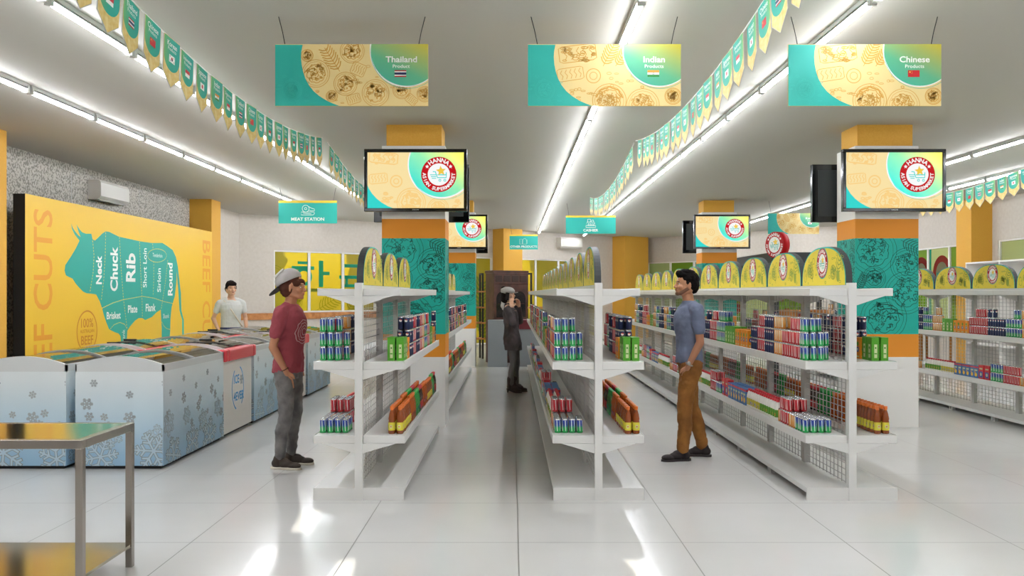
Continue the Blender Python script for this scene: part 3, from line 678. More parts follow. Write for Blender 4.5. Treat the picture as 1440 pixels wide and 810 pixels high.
# ---------------------------------------------------------------- air conditioners
def aircon(loc, rz, W, label, h=.30, d=.21):
    t = thing('air_conditioner', label, 'air conditioner', loc, rz)
    b = MB(); pr_ = [(0, 0), (-d*.75, 0), (-d, .05), (-d, h*.85), (-d*.85, h), (0, h)]
    b.prism(pr_, 'ac_white', lambda u, v, hh: (hh, u, v), -W/2, W/2); b.build('casing', t, .008)
    b = MB(); b.box(-W/2+.03, W/2-.03, -d*.8, -d*.25, -.006, 0, 'ac_grey')
    for k in range(3): b.box(-W/2+.05, W/2-.05, -d*.75+k*.04, -d*.73+k*.04, -.012, -.006, 'ac_white')
    b.build('air_outlet', t)
aircon((WL, 13.95, 2.99), PI/2, 1.0, 'white wall air conditioner above the beef cuts board')
o_ = TA @ Vector((10.98, 0, 2.98)); aircon(tuple(o_), math.atan2(9.5, 11.18), .95, 'white wall air conditioner on the far wall beside the CASHIER sign', .34)

# ---------------------------------------------------------------- freezers
def snowflake(A, cx, cy, r, mode, l=1, rot=0):
    def arms(w_, m_, l_, ex=0):
        for k in range(6):
            a = rot+k*PI/3; c, s_ = math.cos(a), math.sin(a)
            A.line([(cx-c*ex, cy-s_*ex), (cx+c*(r+ex), cy+s_*(r+ex))], w_, m_, l_+k*.02)
            for f, g in ((.45, .34), (.72, .26)):
                x, y = cx+c*r*f, cy+s_*r*f
                for sg in (-1, 1):
                    b_ = a+sg*PI/3.2; A.line([(x, y), (x+math.cos(b_)*(r*g+ex), y+math.sin(b_)*(r*g+ex))], w_, m_, l_+k*.02+.01)
    if mode == 0: arms(r*.2, 'flake', l); A.disc(cx, cy, r*.28, 'flake', l+.2, n=6)
    else: arms(r*.15, 'flake_line', l, r*.035); arms(r*.095, 'flake_fill', l+1)
def wrap_art(W, H, seed):
    R = random.Random(seed); A = Art()
    for k in range(int(W/.30)+1): snowflake(A, .16+k*.31, H-.10-.10*((k+seed) % 2), .035, 0, rot=.3*k)
    for k in range(int(W/.34)+1): snowflake(A, .1+k*.37, H-.28-.12*((k+seed) % 2), .055, 0, rot=.2*k)
    for k in range(int(W/.2)+1): snowflake(A, R.uniform(.05, W-.05), R.uniform(H*.35, H*.62), R.uniform(.025, .05), 0, rot=R.random())
    for k in range(int(W/.36)+1): snowflake(A, .3+k*.42-(.18 if seed % 2 else 0), R.uniform(.26, .4), R.uniform(.09, .12), 1, 3+k*.3, rot=R.random())
    for k in range(int(W/.4)+1): snowflake(A, .22+k*.46, R.uniform(.08, .16), R.uniform(.15, .2), 1, 5+k*.3, rot=R.random())
    return A
def arc_pts(W, z0, rise, n=14):
    return [(-W/2+W*i/n, z0+rise*(1-(2*i/n-1)**2)) for i in range(n+1)]
def freezer(kind, x0, x1, y0, y1, label):
    W, Ln = x1-x0, y1-y0; H = .905
    t = thing('chest_freezer', label, 'freezer', ((x0+x1)/2, y0, 0), 0, 'chest freezers in front of the beef cuts board')
    w2 = W/2
    if kind == 'snow':
        b = MB(); zb = .03
        # hollow body
        b.box(-w2, w2, 0, .05, zb, H-.06, 'freezer_wrap'); b.box(-w2, w2, Ln-.05, Ln, zb, H-.06, 'freezer_wrap')
        b.box(-w2, -w2+.05, .05, Ln-.05, zb, H-.06, 'freezer_wrap'); b.box(w2-.05, w2, .05, Ln-.05, zb, H-.06, 'freezer_wrap'); b.box(-w2+.05, w2-.05, .05, Ln-.05, zb, .4, 'bin_grey')
        sd_ = int(abs(x0*10+y0*7)) 
        b.art(wrap_art(W, H-.06, sd_), frame((-w2, -.0008, 0), (1,0,0), (0,0,1)), (.004, zb, W-.004, H-.07))
        b.art(wrap_art(Ln, H-.06, sd_+1), frame((w2+.0008, 0, 0), (0,1,0), (0,0,1)), (.004, zb, Ln-.004, H-.07))
        b.build('cabinet', t)
        b = MB(); b.box(-w2+.03, w2-.03, .03, Ln-.03, 0, .03, 'black_matte'); b.build('plinth', t)
        for y in (0, Ln-.03):
            b = MB(); b.prism([(-w2, H-.06)] + arc_pts(W, H, .072) + [(w2, H-.06)], 'freezer_end', lambda u, v, hh: (u, y+hh, v), 0, .03); b.build('end_panel', t)
        b = MB()
        for sg in (-1, 1): b.box(sg*w2-(.012 if sg > 0 else -.0), sg*w2+(.0 if sg > 0 else .012), 0, Ln, H-.06, H+.004, 'freezer_end')
        b.build('rail', t)
        for k, (a, c, dz) in enumerate(((.03, Ln*.54, -.004), (Ln*.48, Ln-.03, .010))):
            b = MB(); P = arc_pts(W-.04, H, .07, 12)
            for i in range(12):
                b.prism([P[i], P[i+1], (P[i+1][0], P[i+1][1]-.004), (P[i][0], P[i][1]-.004)], 'lid_glass', lambda u, v, hh: (u, hh, v+dz), a+.02, c-.02)
            lid = b.build('glass_lid', t)
            for y in (a, c-.02):
                b = MB(); b.prism(arc_pts(W-.02, H, .072, 14) + arc_pts(W-.02, H-.014, .072, 14)[::-1], 'alu', lambda u, v, hh: (u, hh, v+dz), y, y+.02); b.build('lid_frame', lid)
    else:
        zb = .03
        b = MB()
        b.box(-w2+.02, w2-.02, .02, .07, zb, .80, 'freezer_cream'); b.box(-w2+.02, w2-.02, Ln-.07, Ln-.02, zb, .80, 'freezer_cream')
        b.box(-w2+.02, -w2+.07, .07, Ln-.07, zb, .80, 'freezer_cream'); b.box(w2-.07, w2-.02, .07, Ln-.07, zb, .80, 'freezer_cream'); b.box(-w2+.07, w2-.07, .07, Ln-.07, zb, .35, 'bin_grey')
        A = Art(); cy = .48; cx = Ln*.5
        A.ring(cx, cy, .2, .018, 'ice_blue', 1, a0=-.9, a1=1.2, ry=.24); A.ring(cx, cy, .2, .018, 'ice_blue', 1, a0=2.2, a1=4.4, ry=.24)
        A.text('ICE', cx-.05, cy+.1, .13, 'ice_blue', 2, bold=.02); A.text('4EVER', cx+.03, cy-.09, .13, 'ice_blue', 2, bold=.02); snowflake(A, cx+.12, cy+.08, .06, 0, 2)
        b.art(A, frame((w2-.019, 0, 0), (0,1,0), (0,0,1))); b.build('cabinet', t)
        b = MB(); b.box(-w2+.05, w2-.05, .05, Ln-.05, 0, .03, 'black_matte'); b.build('plinth', t)
        b = MB(); e = .03; f = .085
        b.box(-w2-e, w2+e, -.01, f, .80, .93, 'freezer_red'); b.box(-w2-e, w2+e, Ln-f, Ln+.01, .80, .93, 'freezer_red')
        b.box(-w2-e, -w2+f, f, Ln-f, .80, .93, 'freezer_red'); b.box(w2-f, w2+e, f, Ln-f, .80, .93, 'freezer_red'); b.build('rim', t, .018)
        for y in (f-.01, Ln-f-.01):
            b = MB(); b.prism([(-w2+.02, .925)] + arc_pts(W-.04, .935, .06) + [(w2-.02, .925)], 'freezer_end', lambda u, v, hh: (u, y+hh, v), 0, .02); b.build('end_panel', t)
        for (a, c, dz) in ((f+.01, Ln*.54, .0), (Ln*.47, Ln-f-.01, .012)):
            b = MB(); P = arc_pts(W-.14, .935, .05, 12)
            for i in range(12): b.prism([P[i], P[i+1], (P[i+1][0], P[i+1][1]-.004), (P[i][0], P[i][1]-.004)], 'lid_glass', lambda u, v, hh: (u, hh, v+dz), a, c)
            lid = b.build('glass_lid', t)
            b = MB(); b.box(-.07, .07, a+.03, a+.06, .985+dz, 1.005+dz, 'black_matte'); b.build('lid_handle', lid, .004)
seq = [('snow', 7.51, 9.08), ('red', 9.10, 10.14), ('snow', 10.16, 11.74), ('red', 11.76, 12.80), ('snow', 12.84, 14.4)]
nmz = {'snow': 'pale blue snowflake-wrapped chest freezer', 'red': 'cream chest freezer with red rim'}
for col, xa, xb in (('right', -3.78, -3.02), ('left', -4.62, -3.86)):
    for i, (kd, a, c) in enumerate(seq):
        freezer(kd, xa, xb, a, c, '%s, %s from the front in the %s column' % (nmz[kd], ordinal(i+1), col))

# ---------------------------------------------------------------- steel table
t = thing('steel_table', 'stainless steel work table with lower shelf at the bottom left corner', 'table', (-2.735, 4.555, 0))
hw_, hd_ = .625, .295
b = MB(); b.box(-hw_+.04, hw_-.04, -hd_+.04, hd_-.04, .79, .80, 'steel_top'); b.box(-hw_, hw_, -hd_, -hd_+.04, .757, .80, 'steel'); b.box(-hw_, hw_, hd_-.04, hd_, .757, .80, 'steel'); b.box(-hw_, -hw_+.04, -hd_+.04, hd_-.04, .757, .80, 'steel'); b.box(hw_-.04, hw_, -hd_+.04, hd_-.04, .757, .80, 'steel'); b.build('tabletop', t, .002)
b = MB(); b.box(-hw_+.005, hw_-.005, -hd_+.005, hd_-.005, .115, .13, 'steel_top'); b.build('lower_shelf', t)
for sx in (-1, 1):
    for sy in (-1, 1):
        b = MB(); b.box(sx*(hw_-.018)-.018, sx*(hw_-.018)+.018, sy*(hd_-.018)-.018, sy*(hd_-.018)+.018, 0, .757, 'steel'); b.build('leg', t, .002)

# ---------------------------------------------------------------- shop racks
def mesh_of(b, name):
    o = b.build(name); me = o.data; bpy.data.objects.remove(o)
    if name == 'drink_can':
        uv = me.uv_layers.new(name='UVMap')
        for p in me.polygons:
            us = [math.atan2(me.vertices[v].co.y, me.vertices[v].co.x)/(2*PI)+.5 for v in p.vertices]
            if max(us)-min(us) > .5: us = [u+1 if u < .5 else u for u in us]
            for u, li, v in zip(us, p.loop_indices, p.vertices): uv.data[li].uv = (u*2, me.vertices[v].co.z/.107)
    return me
def link(name, me, parent, loc=(0,0,0), rz=0, sc_=None):
    o = bpy.data.objects.new(name, me); COL.objects.link(o); o.parent = parent; o.location = loc; o.rotation_euler = (0,0,rz)
    if sc_: o.scale = sc_
    return o
def shelf_mesh(hw, th, lab):
    b = MB(); b.box(.03, hw, 0, 1, -th, 0, 'rack_white'); b.box(hw-.004, hw+.004, 0, 1, -th, .006, 'rack_white')
    o = b.build('shelf'); md = o.modifiers.new('b', 'BEVEL'); md.width = .006; md.segments = 2
    bpy.context.view_layer.update(); me = bpy.data.meshes.new_from_object(o.evaluated_get(bpy.context.evaluated_depsgraph_get())); bpy.data.objects.remove(o); return me
def bracket_mesh(r, dp):
    b = MB(); b.prism([(.02, 0), (r, 0), (r*.62, -.03), (.02, -dp)], 'rack_white', lambda u, v, hh: (u, hh, v), -.006, .006); return mesh_of(b, 'bracket')
TOPHW, SHW = .305, .334; SZ = (('top', 1.555, .052, TOPHW), ('middle', 1.016, .058, SHW), ('lower', .473, .058, SHW))
SM = {n_: shelf_mesh(h_, th_, n_) for n_, z_, th_, h_ in SZ}
BMm = {n_: bracket_mesh(h_-.06, .075) for n_, z_, th_, h_ in SZ}
b = MB()
for i in range(13): y = .03+.94*i/12; b.box(-.0025, .0025, y-.0025, y+.0025, .10, 1.52, 'wire')
for i in range(31): z = .11+1.39*i/30; b.box(-.0022, .0022, .01, .99, z-.0022, z+.0022, 'wire')
wire_me = mesh_of(b, 'wire_panel')
b = MB(); b.box(-.0275, .0275, -.03, .03, 0, 1.60, 'rack_white'); post_me = mesh_of(b, 'upright')
b = MB(); b.box(-.022, .022, -.035, .035, .05, 1.56, 'rack_grey'); mid_me = mesh_of(b, 'upright_inner')
b = MB(); b.box(-.33, .33, 0, 1, .052, .088, 'rack_white')
for y in (.02, .96):
    for x in (-.31, .27): b.box(x, x+.04, y, y+.025, 0, .052, 'rack_grey')
base_me = mesh_of(b, 'base_deck')
b = MB(); b.box(-.333, .333, -.02, .0, 0, .09, 'rack_white'); kick_me = mesh_of(b, 'base_end')
def arch_outline(W=.965, H=.305, n=26):
    P = []
    for i in range(n+1):
        t_ = PI - PI*i/n; c, s_ = math.cos(t_), math.sin(t_)
        P.append((W/2 + W/2*math.copysign(abs(c)**.80, c), H*.06 + H*.94*(max(s_, 0)**.82)))
    return [(0, 0)] + P + [(W, 0)]
def arch_mesh():
    b = MB(); O = arch_outline(); c = (.4825, .13)
    b.prism(O, 'teal', lambda u, v, hh: (hh, u, v), -.025, .025, 'core_dark')
    for sgn in (1, -1):
        A = Art(); A.poly([((x-.4825)*.972, (y-.0)*.965) for x, y in O], 'arch_yellow', 1)
        A.dish(.23, .10, .055, .005, 'arch_green', 4, 2); A.sprig(.3, .06, .2, 1.2, .005, 'arch_green', 2, 6); A.disc(.33, .07, .03, 'arch_green', 2, ry=.045); A.dish(-.3, .12, .05, .005, 'arch_green', 6, 2)
        A.sprig(-.22, .03, .17, 1.9, .005, 'arch_green', 2, 6); A.ring(-.4, .08, .03, .005, 'arch_green', 2, ry=.05); A.ring(-.2, .2, .025, .005, 'arch_green', 2); A.loaf(.41, .16, .05, .018, -1, .005, 'arch_green', 2, 2); A.bits(-.44, .02, .44, .24, 26, .022, .004, 'arch_green', 5, 2)
        A.disc(0, .178, .126, 'teal', 3); logo(A, 0, .178, .117, '', 4)
        b.art(A, frame((.0255*sgn, .4825, 0), (0, sgn, 0), (0,0,1)))
    return mesh_of(b, 'header_board')
arch_me = arch_mesh()
RACKS = {}
def rack(key, X, y0, n, label):
    t = thing('shop_rack', label, 'rack', (X, y0, 0)); RACKS[key] = (X, y0, n)
    for k in range(n+1):
        link('upright', post_me if k == 0 else mid_me, t, (0, k, 0))
        for n_, z_, th_, h_ in SZ:
            for sgn in (0, PI):
                link('bracket', BMm[n_], t, (0, k + (.0 if k not in (0, n) else (.0 if k == 0 else -.006)), z_-th_), sgn)
    for k in range(n):
        link('base_deck', base_me, t, (0, k, 0)); link('wire_panel', wire_me, t, (0, k, 0))
        for n_, z_, th_, h_ in SZ:
            link('shelf', SM[n_], t, (0, k, z_)); link('shelf', SM[n_], t, (0, k+1, z_), PI)
    link('base_end', kick_me, t); link('base_end', kick_me, t, (0, n+.02, 0))
    b = MB(); b.box(-.022, .022, 0, n, 1.557, 1.585, 'rack_white'); b.build('top_rail', t)
    for k in range(n):
        o = bpy.data.objects.new('header_board', arch_me); COL.objects.link(o); o.location = (X, y0+k+.04, 1.5855)
        tag(o, 'yellow arched header board with round logo, %s from the front on the %s' % (ordinal(k+1), key), 'sign', 'header boards on the %s' % key)
rack('left rack', -1.128, 6.40, 3, 'short white double-sided rack at left, in front of the near left pillar')
rack('centre rack', .637, 6.40, 11, 'long white double-sided rack in the centre of the shop')
rack('right rack', 2.503, 6.40, 11, 'long white double-sided rack behind the man in brown trousers')
rack('outermost rack', 6.06, 9.37, 7, 'white double-sided rack at the right edge, beyond the near right pillar')
rack('rear rack', -1.128, 10.9, 6, 'white rack behind the near left pillar')

# ---------------------------------------------------------------- products
def zmat(name, stops, hgt, rough=.3, metal=0, wave=None):
    m = pr(name, 'FFFFFF', rough, metal); z = axis(m, 1, 'UV'); r = ramp(m, stops); L(m, z, r.inputs[0])
    if wave:
        tc = N(m, 'ShaderNodeTexCoord'); wv = N(m, 'ShaderNodeTexWave', i_Scale=wave[1]*.045, i_Distortion=3.0, i_Detail=1); L(m, tc.outputs['UV'], wv.inputs['Vector'])
        g = mathn(m, 'GREATER_THAN', wv.outputs['Fac'], wave[2]); z1 = mathn(m, 'GREATER_THAN', z, .15); z2 = mathn(m, 'LESS_THAN', z, .88)
        g = mathn(m, 'MULTIPLY', g, mathn(m, 'MULTIPLY', z1, z2))
        mx = N(m, 'ShaderNodeMix', data_type='RGBA'); L(m, g, mx.inputs['Factor']); L(m, r.outputs[0], mx.inputs['A']); mx.inputs['B'].default_value = (*lin(wave[0]), 1)
        L(m, mx.outputs['Result'], BSDF(m).inputs['Base Color'])
    else: L(m, r.outputs[0], BSDF(m).inputs['Base Color'])
    return m
CH = .107
pr('can_metal', 'C9CBCC', .25, metal=.8)
zmat('can_green', [(.05, '14A04A'), (.38, '1FA650'), (.52, '1E5C8E'), (.62, '243F96'), (.95, '27409A')], CH, wave=('D8E6DC', 22, .86))
zmat('can_red', [(0, 'B81E2A'), (1, 'C22430')], CH, wave=('E7D6D2', 20, .84))
zmat('can_blue', [(0, '1B2A50'), (1, '22315C')], CH)
zmat('can_orange', [(0, 'D8832A'), (.4, 'E09A3C'), (.7, 'DFA868'), (1, 'E08A2A')], CH, wave=('EADFC8', 14, .8))
pr('emblem_red', 'D03A34', .4)
def can_mesh(mat, emblem=False):
    b = MB(); r = .0245
    b.lathe([(r*.86, 0), (r, .004), (r, CH-.010), (r*.85, CH-.003), (r*.85, CH), (r*.78, CH-.003)], mat, 12, mats=['can_metal', mat, 'can_metal', 'can_metal', 'can_metal'])
    if emblem:
        for a in (0, PI/2, PI, 3*PI/2):
            A = Art(); A.disc(0, 0, .0115, 'white_print', 0, n=14); A.disc(0, 0, .0115, 'emblem_red', 1, n=8, a0=.15, a1=PI-.15)
            b.art(A, Matrix.Rotation(a, 4, 'Z') @ frame((0, -r-.0003, CH*.7), (1,0,0), (0,0,1)))
    return mesh_of(b, 'drink_can')
pr('tea_amber', '8A4216', .12, coat=.5); pr('tea_label', 'D8CB3A', .5); pr('label_green', '5E9A35', .5); pr('cap_orange', 'D86C1C', .4); pr('cola_dark', '2A1712', .1, coat=.5); pr('cola_label', 'A81E26', .4)
pr('sprite_green', '178C3C', .15, coat=.5); pr('cap_green', '2FA84A', .4); pr('fanta', 'A84E16', .15, coat=.5); pr('label_blue', '27479A', .4); pr('cap_red', 'C42430', .4); pr('milk', 'EFEDE6', .35); pr('label_mix', 'C9B740', .5)
def bottle_mesh(body, label, cap, H=.205, r=.027, squat=False, label2=None):
    b = MB()
    if squat: prof = [(r*.9, 0), (r, .006), (r, H*.13), (r, H*.50), (r, H*.55), (r*.8, H*.72), (r*.46, H*.86), (r*.46, H*.88), (r*.5, H*.885), (r*.5, H)]
    else: prof = [(r*.88, 0), (r, .006), (r, H*.13), (r, H*.42), (r*.86, H*.47), (r*.97, H*.55), (r*.74, H*.72), (r*.40, H*.86), (r*.52, H*.90), (r*.52, H)]
    mats = [body, body, label, body, body, body, body, cap, cap] if not squat else [body, body, label, body, body, body, body, cap, cap]
    b.lathe(prof, body, 12, mats=mats)
    if label2:
        for a in (0, PI/2, PI, 3*PI/2):
            A = Art(); A.rect(-.009, -.012, .009, .012, label2, 0); A.disc(0, .0, .006, cap, 1, n=10)
            b.art(A, Matrix.Rotation(a, 4, 'Z') @ frame((0, -r-.0003, H*.27), (1,0,0), (0,0,1)))
    return mesh_of(b, 'drink_bottle')
pr('carton_green', '4E9A22', .45); pr('carton_green_top', '2F7A18', .45); pr('carton_orange', 'E88E1C', .45); pr('box_blue', '3B6EA8', .45); pr('box_red', 'CC2A2E', .45); pr('fruit_yellow', 'F2C33A', .45); pr('label_cream', 'C9D3A0', .5)
def carton_mesh(main, W, D, H, art):
    b = MB(); b.box(-W/2, W/2, -D/2, D/2, 0, H, main)
    for (o, u, wd) in (((-W/2, -D/2-.0006, 0), (1,0,0), W), ((-W/2-.0006, D/2, 0), (0,-1,0), D), ((W/2+.0006, -D/2, 0), (0,1,0), D), ((W/2, D/2+.0006, 0), (-1,0,0), W)):
        A = Art(); art(A, wd, H); b.art(A, frame(o, u, (0,0,1)), (0.002, 0, wd-.002, H), gap=.0004)
    return mesh_of(b, 'carton')
def a_green(A, W, H):
    A.rect(W*.34, H*.12, W*.74, H*.70, 'label_cream', 1); A.disc(W*.53, H*.55, W*.12, 'carton_green_top', 2, n=12); A.rect(W*.36, H*.28, W*.7, H*.33, 'carton_green', 2)
def a_orange(A, W, H):
    A.disc(W*.5, H*.45, W*.3, 'label_blue', 1, ry=H*.13, n=16); A.disc(W*.5, H*.72, W*.22, 'carton_green', 1, n=12); A.rect(W*.2, H*.08, W*.8, H*.14, 'label_cream', 1); A.disc(W*.5, H*.45, W*.14, 'label_cream', 2, n=12)
def a_blue(A, W, H):
    A.disc(W*.5, H*.30, W*.3, 'fruit_yellow', 1, ry=H*.16, n=14); A.rect(0, H*.85, W, H*.97, 'box_red', 1); A.rect(W*.15, H*.6, W*.85, H*.72, 'label_cream', 1); A.disc(W*.3, H*.5, W*.12, 'saffron', 2, n=10)
def a_red(A, W, H):
    A.rect(W*.15, H*.12, W*.85, H*.55, 'label_blue', 1); A.rect(W*.2, H*.7, W*.8, H*.8, 'label_cream', 1); A.disc(W*.5, H*.35, W*.18, 'label_cream', 2, n=12)
KIND = {
 'gc': ('blue-green can', 'can', can_mesh('can_green')), 'rc': ('red can', 'can', can_mesh('can_red')), 'bc': ('dark blue can', 'can', can_mesh('can_blue', True)), 'oc': ('orange can', 'can', can_mesh('can_orange')),
 'tb': ('amber tea bottle', 'bottle', bottle_mesh('tea_amber', 'tea_label', 'cap_orange', label2='label_cream')), 'cb': ('dark cola bottle', 'bottle', bottle_mesh('cola_dark', 'cola_label', 'cap_red', .215, .028)), 'sb': ('green soda bottle', 'bottle', bottle_mesh('sprite_green', 'sprite_green', 'cap_green', .215, .027, label2='label_blue')), 'fb': ('orange soda bottle', 'bottle', bottle_mesh('fanta', 'fanta', 'cap_orange', .215, .027, label2='label_blue')),
 'wb': ('white red-capped bottle', 'bottle', bottle_mesh('milk', 'label_green', 'cap_red', .165, .028, True, 'label_mix')), 'wy': ('white yellow-label bottle', 'bottle', bottle_mesh('milk', 'label_mix', 'cap_red', .165, .028, True, 'ice_blue')),
 'gx': ('green carton', 'carton', carton_mesh('carton_green', .055, .09, .175, a_green)), 'ox': ('orange carton', 'carton', carton_mesh('carton_orange', .06, .085, .16, a_orange)), 'bx': ('blue fruit-print box', 'box', carton_mesh('box_blue', .06, .09, .15, a_blue)), 'rx': ('red box', 'box', carton_mesh('box_red', .06, .12, .17, a_red)),
}
PIT = {'gc': .054, 'rc': .054, 'bc': .054, 'oc': .054, 'tb': .062, 'cb': .064, 'sb': .064, 'fb': .064, 'wb': .062, 'wy': .062, 'gx': .098, 'ox': .095, 'bx': .097, 'rx': .13}
FIL = {'gc': .056, 'rc': .056, 'bc': .056, 'oc': .056, 'tb': .062, 'cb': .064, 'sb': .064, 'fb': .064, 'wb': .062, 'wy': .062, 'gx': .066, 'ox': .072, 'bx': .07, 'rx': .075}
PLACED = []
ROWN = {0: 'bottom row', 1: 'second row', 2: 'third row'}
FILN = {0: 'outer file', 1: 'second file', 2: 'third file', 3: 'inner file'}
RR = random.Random(11)
def fill(key, side, level, items, ymax=99, s0=.10):
    X, y0, n = RACKS[key]; z = {'middle': 1.0165, 'lower': .4735}[level]; s = -1 if side == 'left' else 1
    y = y0+s0; cnt = {}
    for kd, ncol, rows, files in items:
        if kd is None: y += ncol; continue
        for c in range(ncol):
            p = PIT[kd]; yy = y+p/2
            if yy+p/2 > min(y0+n-.05, ymax): return
            cnt[kd] = cnt.get(kd, 0)+1
            nr = rows if isinstance(rows, int) else (rows[0] if c < ncol*rows[2] else rows[1])
            for j in range(files):
                x = X+s*(SHW-.012-FIL[kd]/2-j*FIL[kd])
                if kd in ('gx', 'ox', 'bx', 'rx'): hh = 0
                else: hh = CH
                for r_ in range(nr):
                    if (kd, level) and r_ == nr-1 and nr == 3 and j == files-1 and c % 5 == 0: continue
                    PLACED.append((kd, x+RR.uniform(-.002, .002), yy+RR.uniform(-.002, .002), z+r_*CH, RR.uniform(-.25, .25) if hh else RR.uniform(-.05, .05), s,
                       '%s, %s from front, %s%s, %s %s %s shelf' % (KIND[kd][0], ordinal(cnt[kd]), (ROWN[r_]+', ') if hh and KIND[kd][1] == 'can' else '', FILN[j], key, side, level), '%s on %s %s %s shelf' % (KIND[kd][0]+'s', key, side, level)))
            y += p
    return
def Lmid(deep):
    f = deep
    base = [('rc', 8, (3, 2, .5), f), ('oc', 4, (3, 3, 1), f), ('bc', 5, (3, 3, 1), f), ('rc', 4, (3, 2, .6), f), ('bc', 4, (2, 2, 1), f), (None, .08, 0, 0), ('ox', 4, 1, 1), ('ox', 1, 1, 2), ('gx', 4, 1, 2), ('gc', 7, (3, 2, .6), f), ('rc', 6, (3, 2, .5), f)]
    rest = [('bc', 6, (3, 2, .5), 1), ('gc', 5, (2, 3, .5), 1), ('oc', 5, (3, 2, .5), 1), ('gx', 3, 1, 1), ('ox', 4, 1, 1), ('rc', 8, (3, 2, .6), 1), ('bc', 7, (2, 3, .5), 1), ('gc', 6, (3, 2, .4), 1), ('oc', 4, 3, 1), (None, .1, 0, 0)]
    return [('gc', 1, 3, 3), ('gc', 1, 3, 4)] + base + rest*3
def Llow():
    base = [('gc', 4, 1, 4), ('oc', 3, 1, 3), ('rc', 4, 2, 3), ('oc', 1, 1, 1), (None, .03, 0, 0), ('wb', 8, 1, 2), ('wy', 7, 1, 2), ('bx', 7, 1, 2), ('rx', 2, 1, 1), (None, .05, 0, 0), ('gc', 4, 1, 3), ('rc', 5, 2, 2)]
    rest = [('wb', 7, 1, 1), ('wy', 6, 1, 1), ('bx', 6, 1, 1), ('rx', 2, 1, 1), ('gc', 5, 2, 1), ('rc', 6, 2, 1), ('oc', 4, 1, 1), (None, .15, 0, 0)]
    return base + rest*3
def Rmid(deep=2):
    base = [('gx', 2, 1, 2), ('ox', 2, 1, 2), ('bc', 5, 3, deep), ('rc', 4, (2, 3, .5), deep), ('bc', 5, (2, 3, .5), deep), ('rc', 4, 3, 1), ('oc', 3, 3, 1), ('gc', 5, (3, 2, .5), 1), ('rc', 5, (3, 2, .5), 1), ('gx', 3, 1, 1), ('ox', 3, 1, 1)]
    return base + [('bc', 6, 3, 1), ('oc', 5, (3, 2, .5), 1), ('rc', 6, (2, 3, .5), 1), ('gc', 5, 2, 1), ('gx', 3, 1, 1)]*4
def Rlow():
    base = [('tb', 9, 1, 2), (None, .04, 0, 0), ('fb', 5, 1, 2), ('sb', 5, 1, 2), ('cb', 4, 1, 2), ('fb', 6, 1, 2)]
    return base + [('tb', 8, 1, 1), ('sb', 4, 1, 1), ('cb', 6, 1, 1), ('fb', 7, 1, 1), (None, .1, 0, 0)]*4
fill('right rack', 'left', 'middle', Lmid(2), 15.5); fill('right rack', 'left', 'lower', Llow(), 15.5)
fill('right rack', 'right', 'middle', Rmid(2), 10.5); fill('right rack', 'right', 'lower', Rlow(), 15.0, .06)
fill('centre rack', 'left', 'middle', Lmid(1), 15.5); fill('centre rack', 'left', 'lower', Llow(), 15.5)
fill('centre rack', 'right', 'middle', Rmid(2), 8.6); fill('centre rack', 'right', 'lower', Rlow(), 8.6, .06)
fill('left rack', 'left', 'middle', Lmid(2), 7.8); fill('left rack', 'left', 'lower', Llow(), 7.8)
fill('left rack', 'right', 'middle', Rmid(2), 9.3); fill('left rack', 'right', 'lower', Rlow(), 9.3, .06)
fill('outermost rack', 'left', 'middle', Lmid(1)[::-1], 15.8); fill('outermost rack', 'left', 'lower', Llow()[::-1], 15.8)
fill('rear rack', 'right', 'middle', Rmid(1), 15.5); fill('rear rack', 'right', 'lower', Rlow(), 15.5, .06)
seen = {}
by = {}
for p in PLACED: by.setdefault({'can': 'drink_can', 'bottle': 'drink_bottle', 'carton': 'drink_carton', 'box': 'snack_box'}[KIND[p[0]][1]], []).append(p)
NPROD = {}
def size_rank(p):     # how small it shows from the aisle end: distance, more if its shelf faces away or it stands in an inner file
    d = (p[1]**2+p[2]**2)**.5
    if (p[1] < 0) != (p[5] > 0) and p[2] > 7.4: d *= 1.35
    if 'outer file' not in p[6] and p[2] > 6.75: d *= 1.5
    return d
for nm, lst in by.items():
    lst.sort(key=size_rank)
    ind, over = lst[:298], lst[298:]
    NPROD[nm] = (len(ind), len(over))
    for p in ind:
        o = bpy.data.objects.new(nm, KIND[p[0]][2]); COL.objects.link(o); o.location = p[1:4]; o.rotation_euler = (0, 0, p[4])
        tag(o, p[6], KIND[p[0]][1], p[7])
    if over:
        bm = bmesh.new(); me = bpy.data.meshes.new(nm+'s'); ml = []
        for p in over:
            k0 = len(bm.verts); f0 = len(bm.faces); src = KIND[p[0]][2]; bm.from_mesh(src); bm.verts.ensure_lookup_table(); bm.faces.ensure_lookup_table()
            for m_ in src.materials:
                if m_ not in ml: ml.append(m_)
            rm = [ml.index(m_) for m_ in src.materials]
            for f in bm.faces[f0:]: f.material_index = rm[f.material_index]
            bmesh.ops.translate(bm, vec=(p[1], p[2], 0), verts=bm.verts[k0:])
            for v in bm.verts[k0:]: v.co.z += p[3]
        bm.to_mesh(me); bm.free()
        for m_ in ml: me.materials.append(m_)
        o = bpy.data.objects.new(nm+'s', me); COL.objects.link(o); tag(o, 'remaining %ss deeper and farther back on the racks' % KIND[over[0][0]][1], KIND[over[0][0]][1]); o['kind'] = 'stuff'
print('PRODUCTS', NPROD)

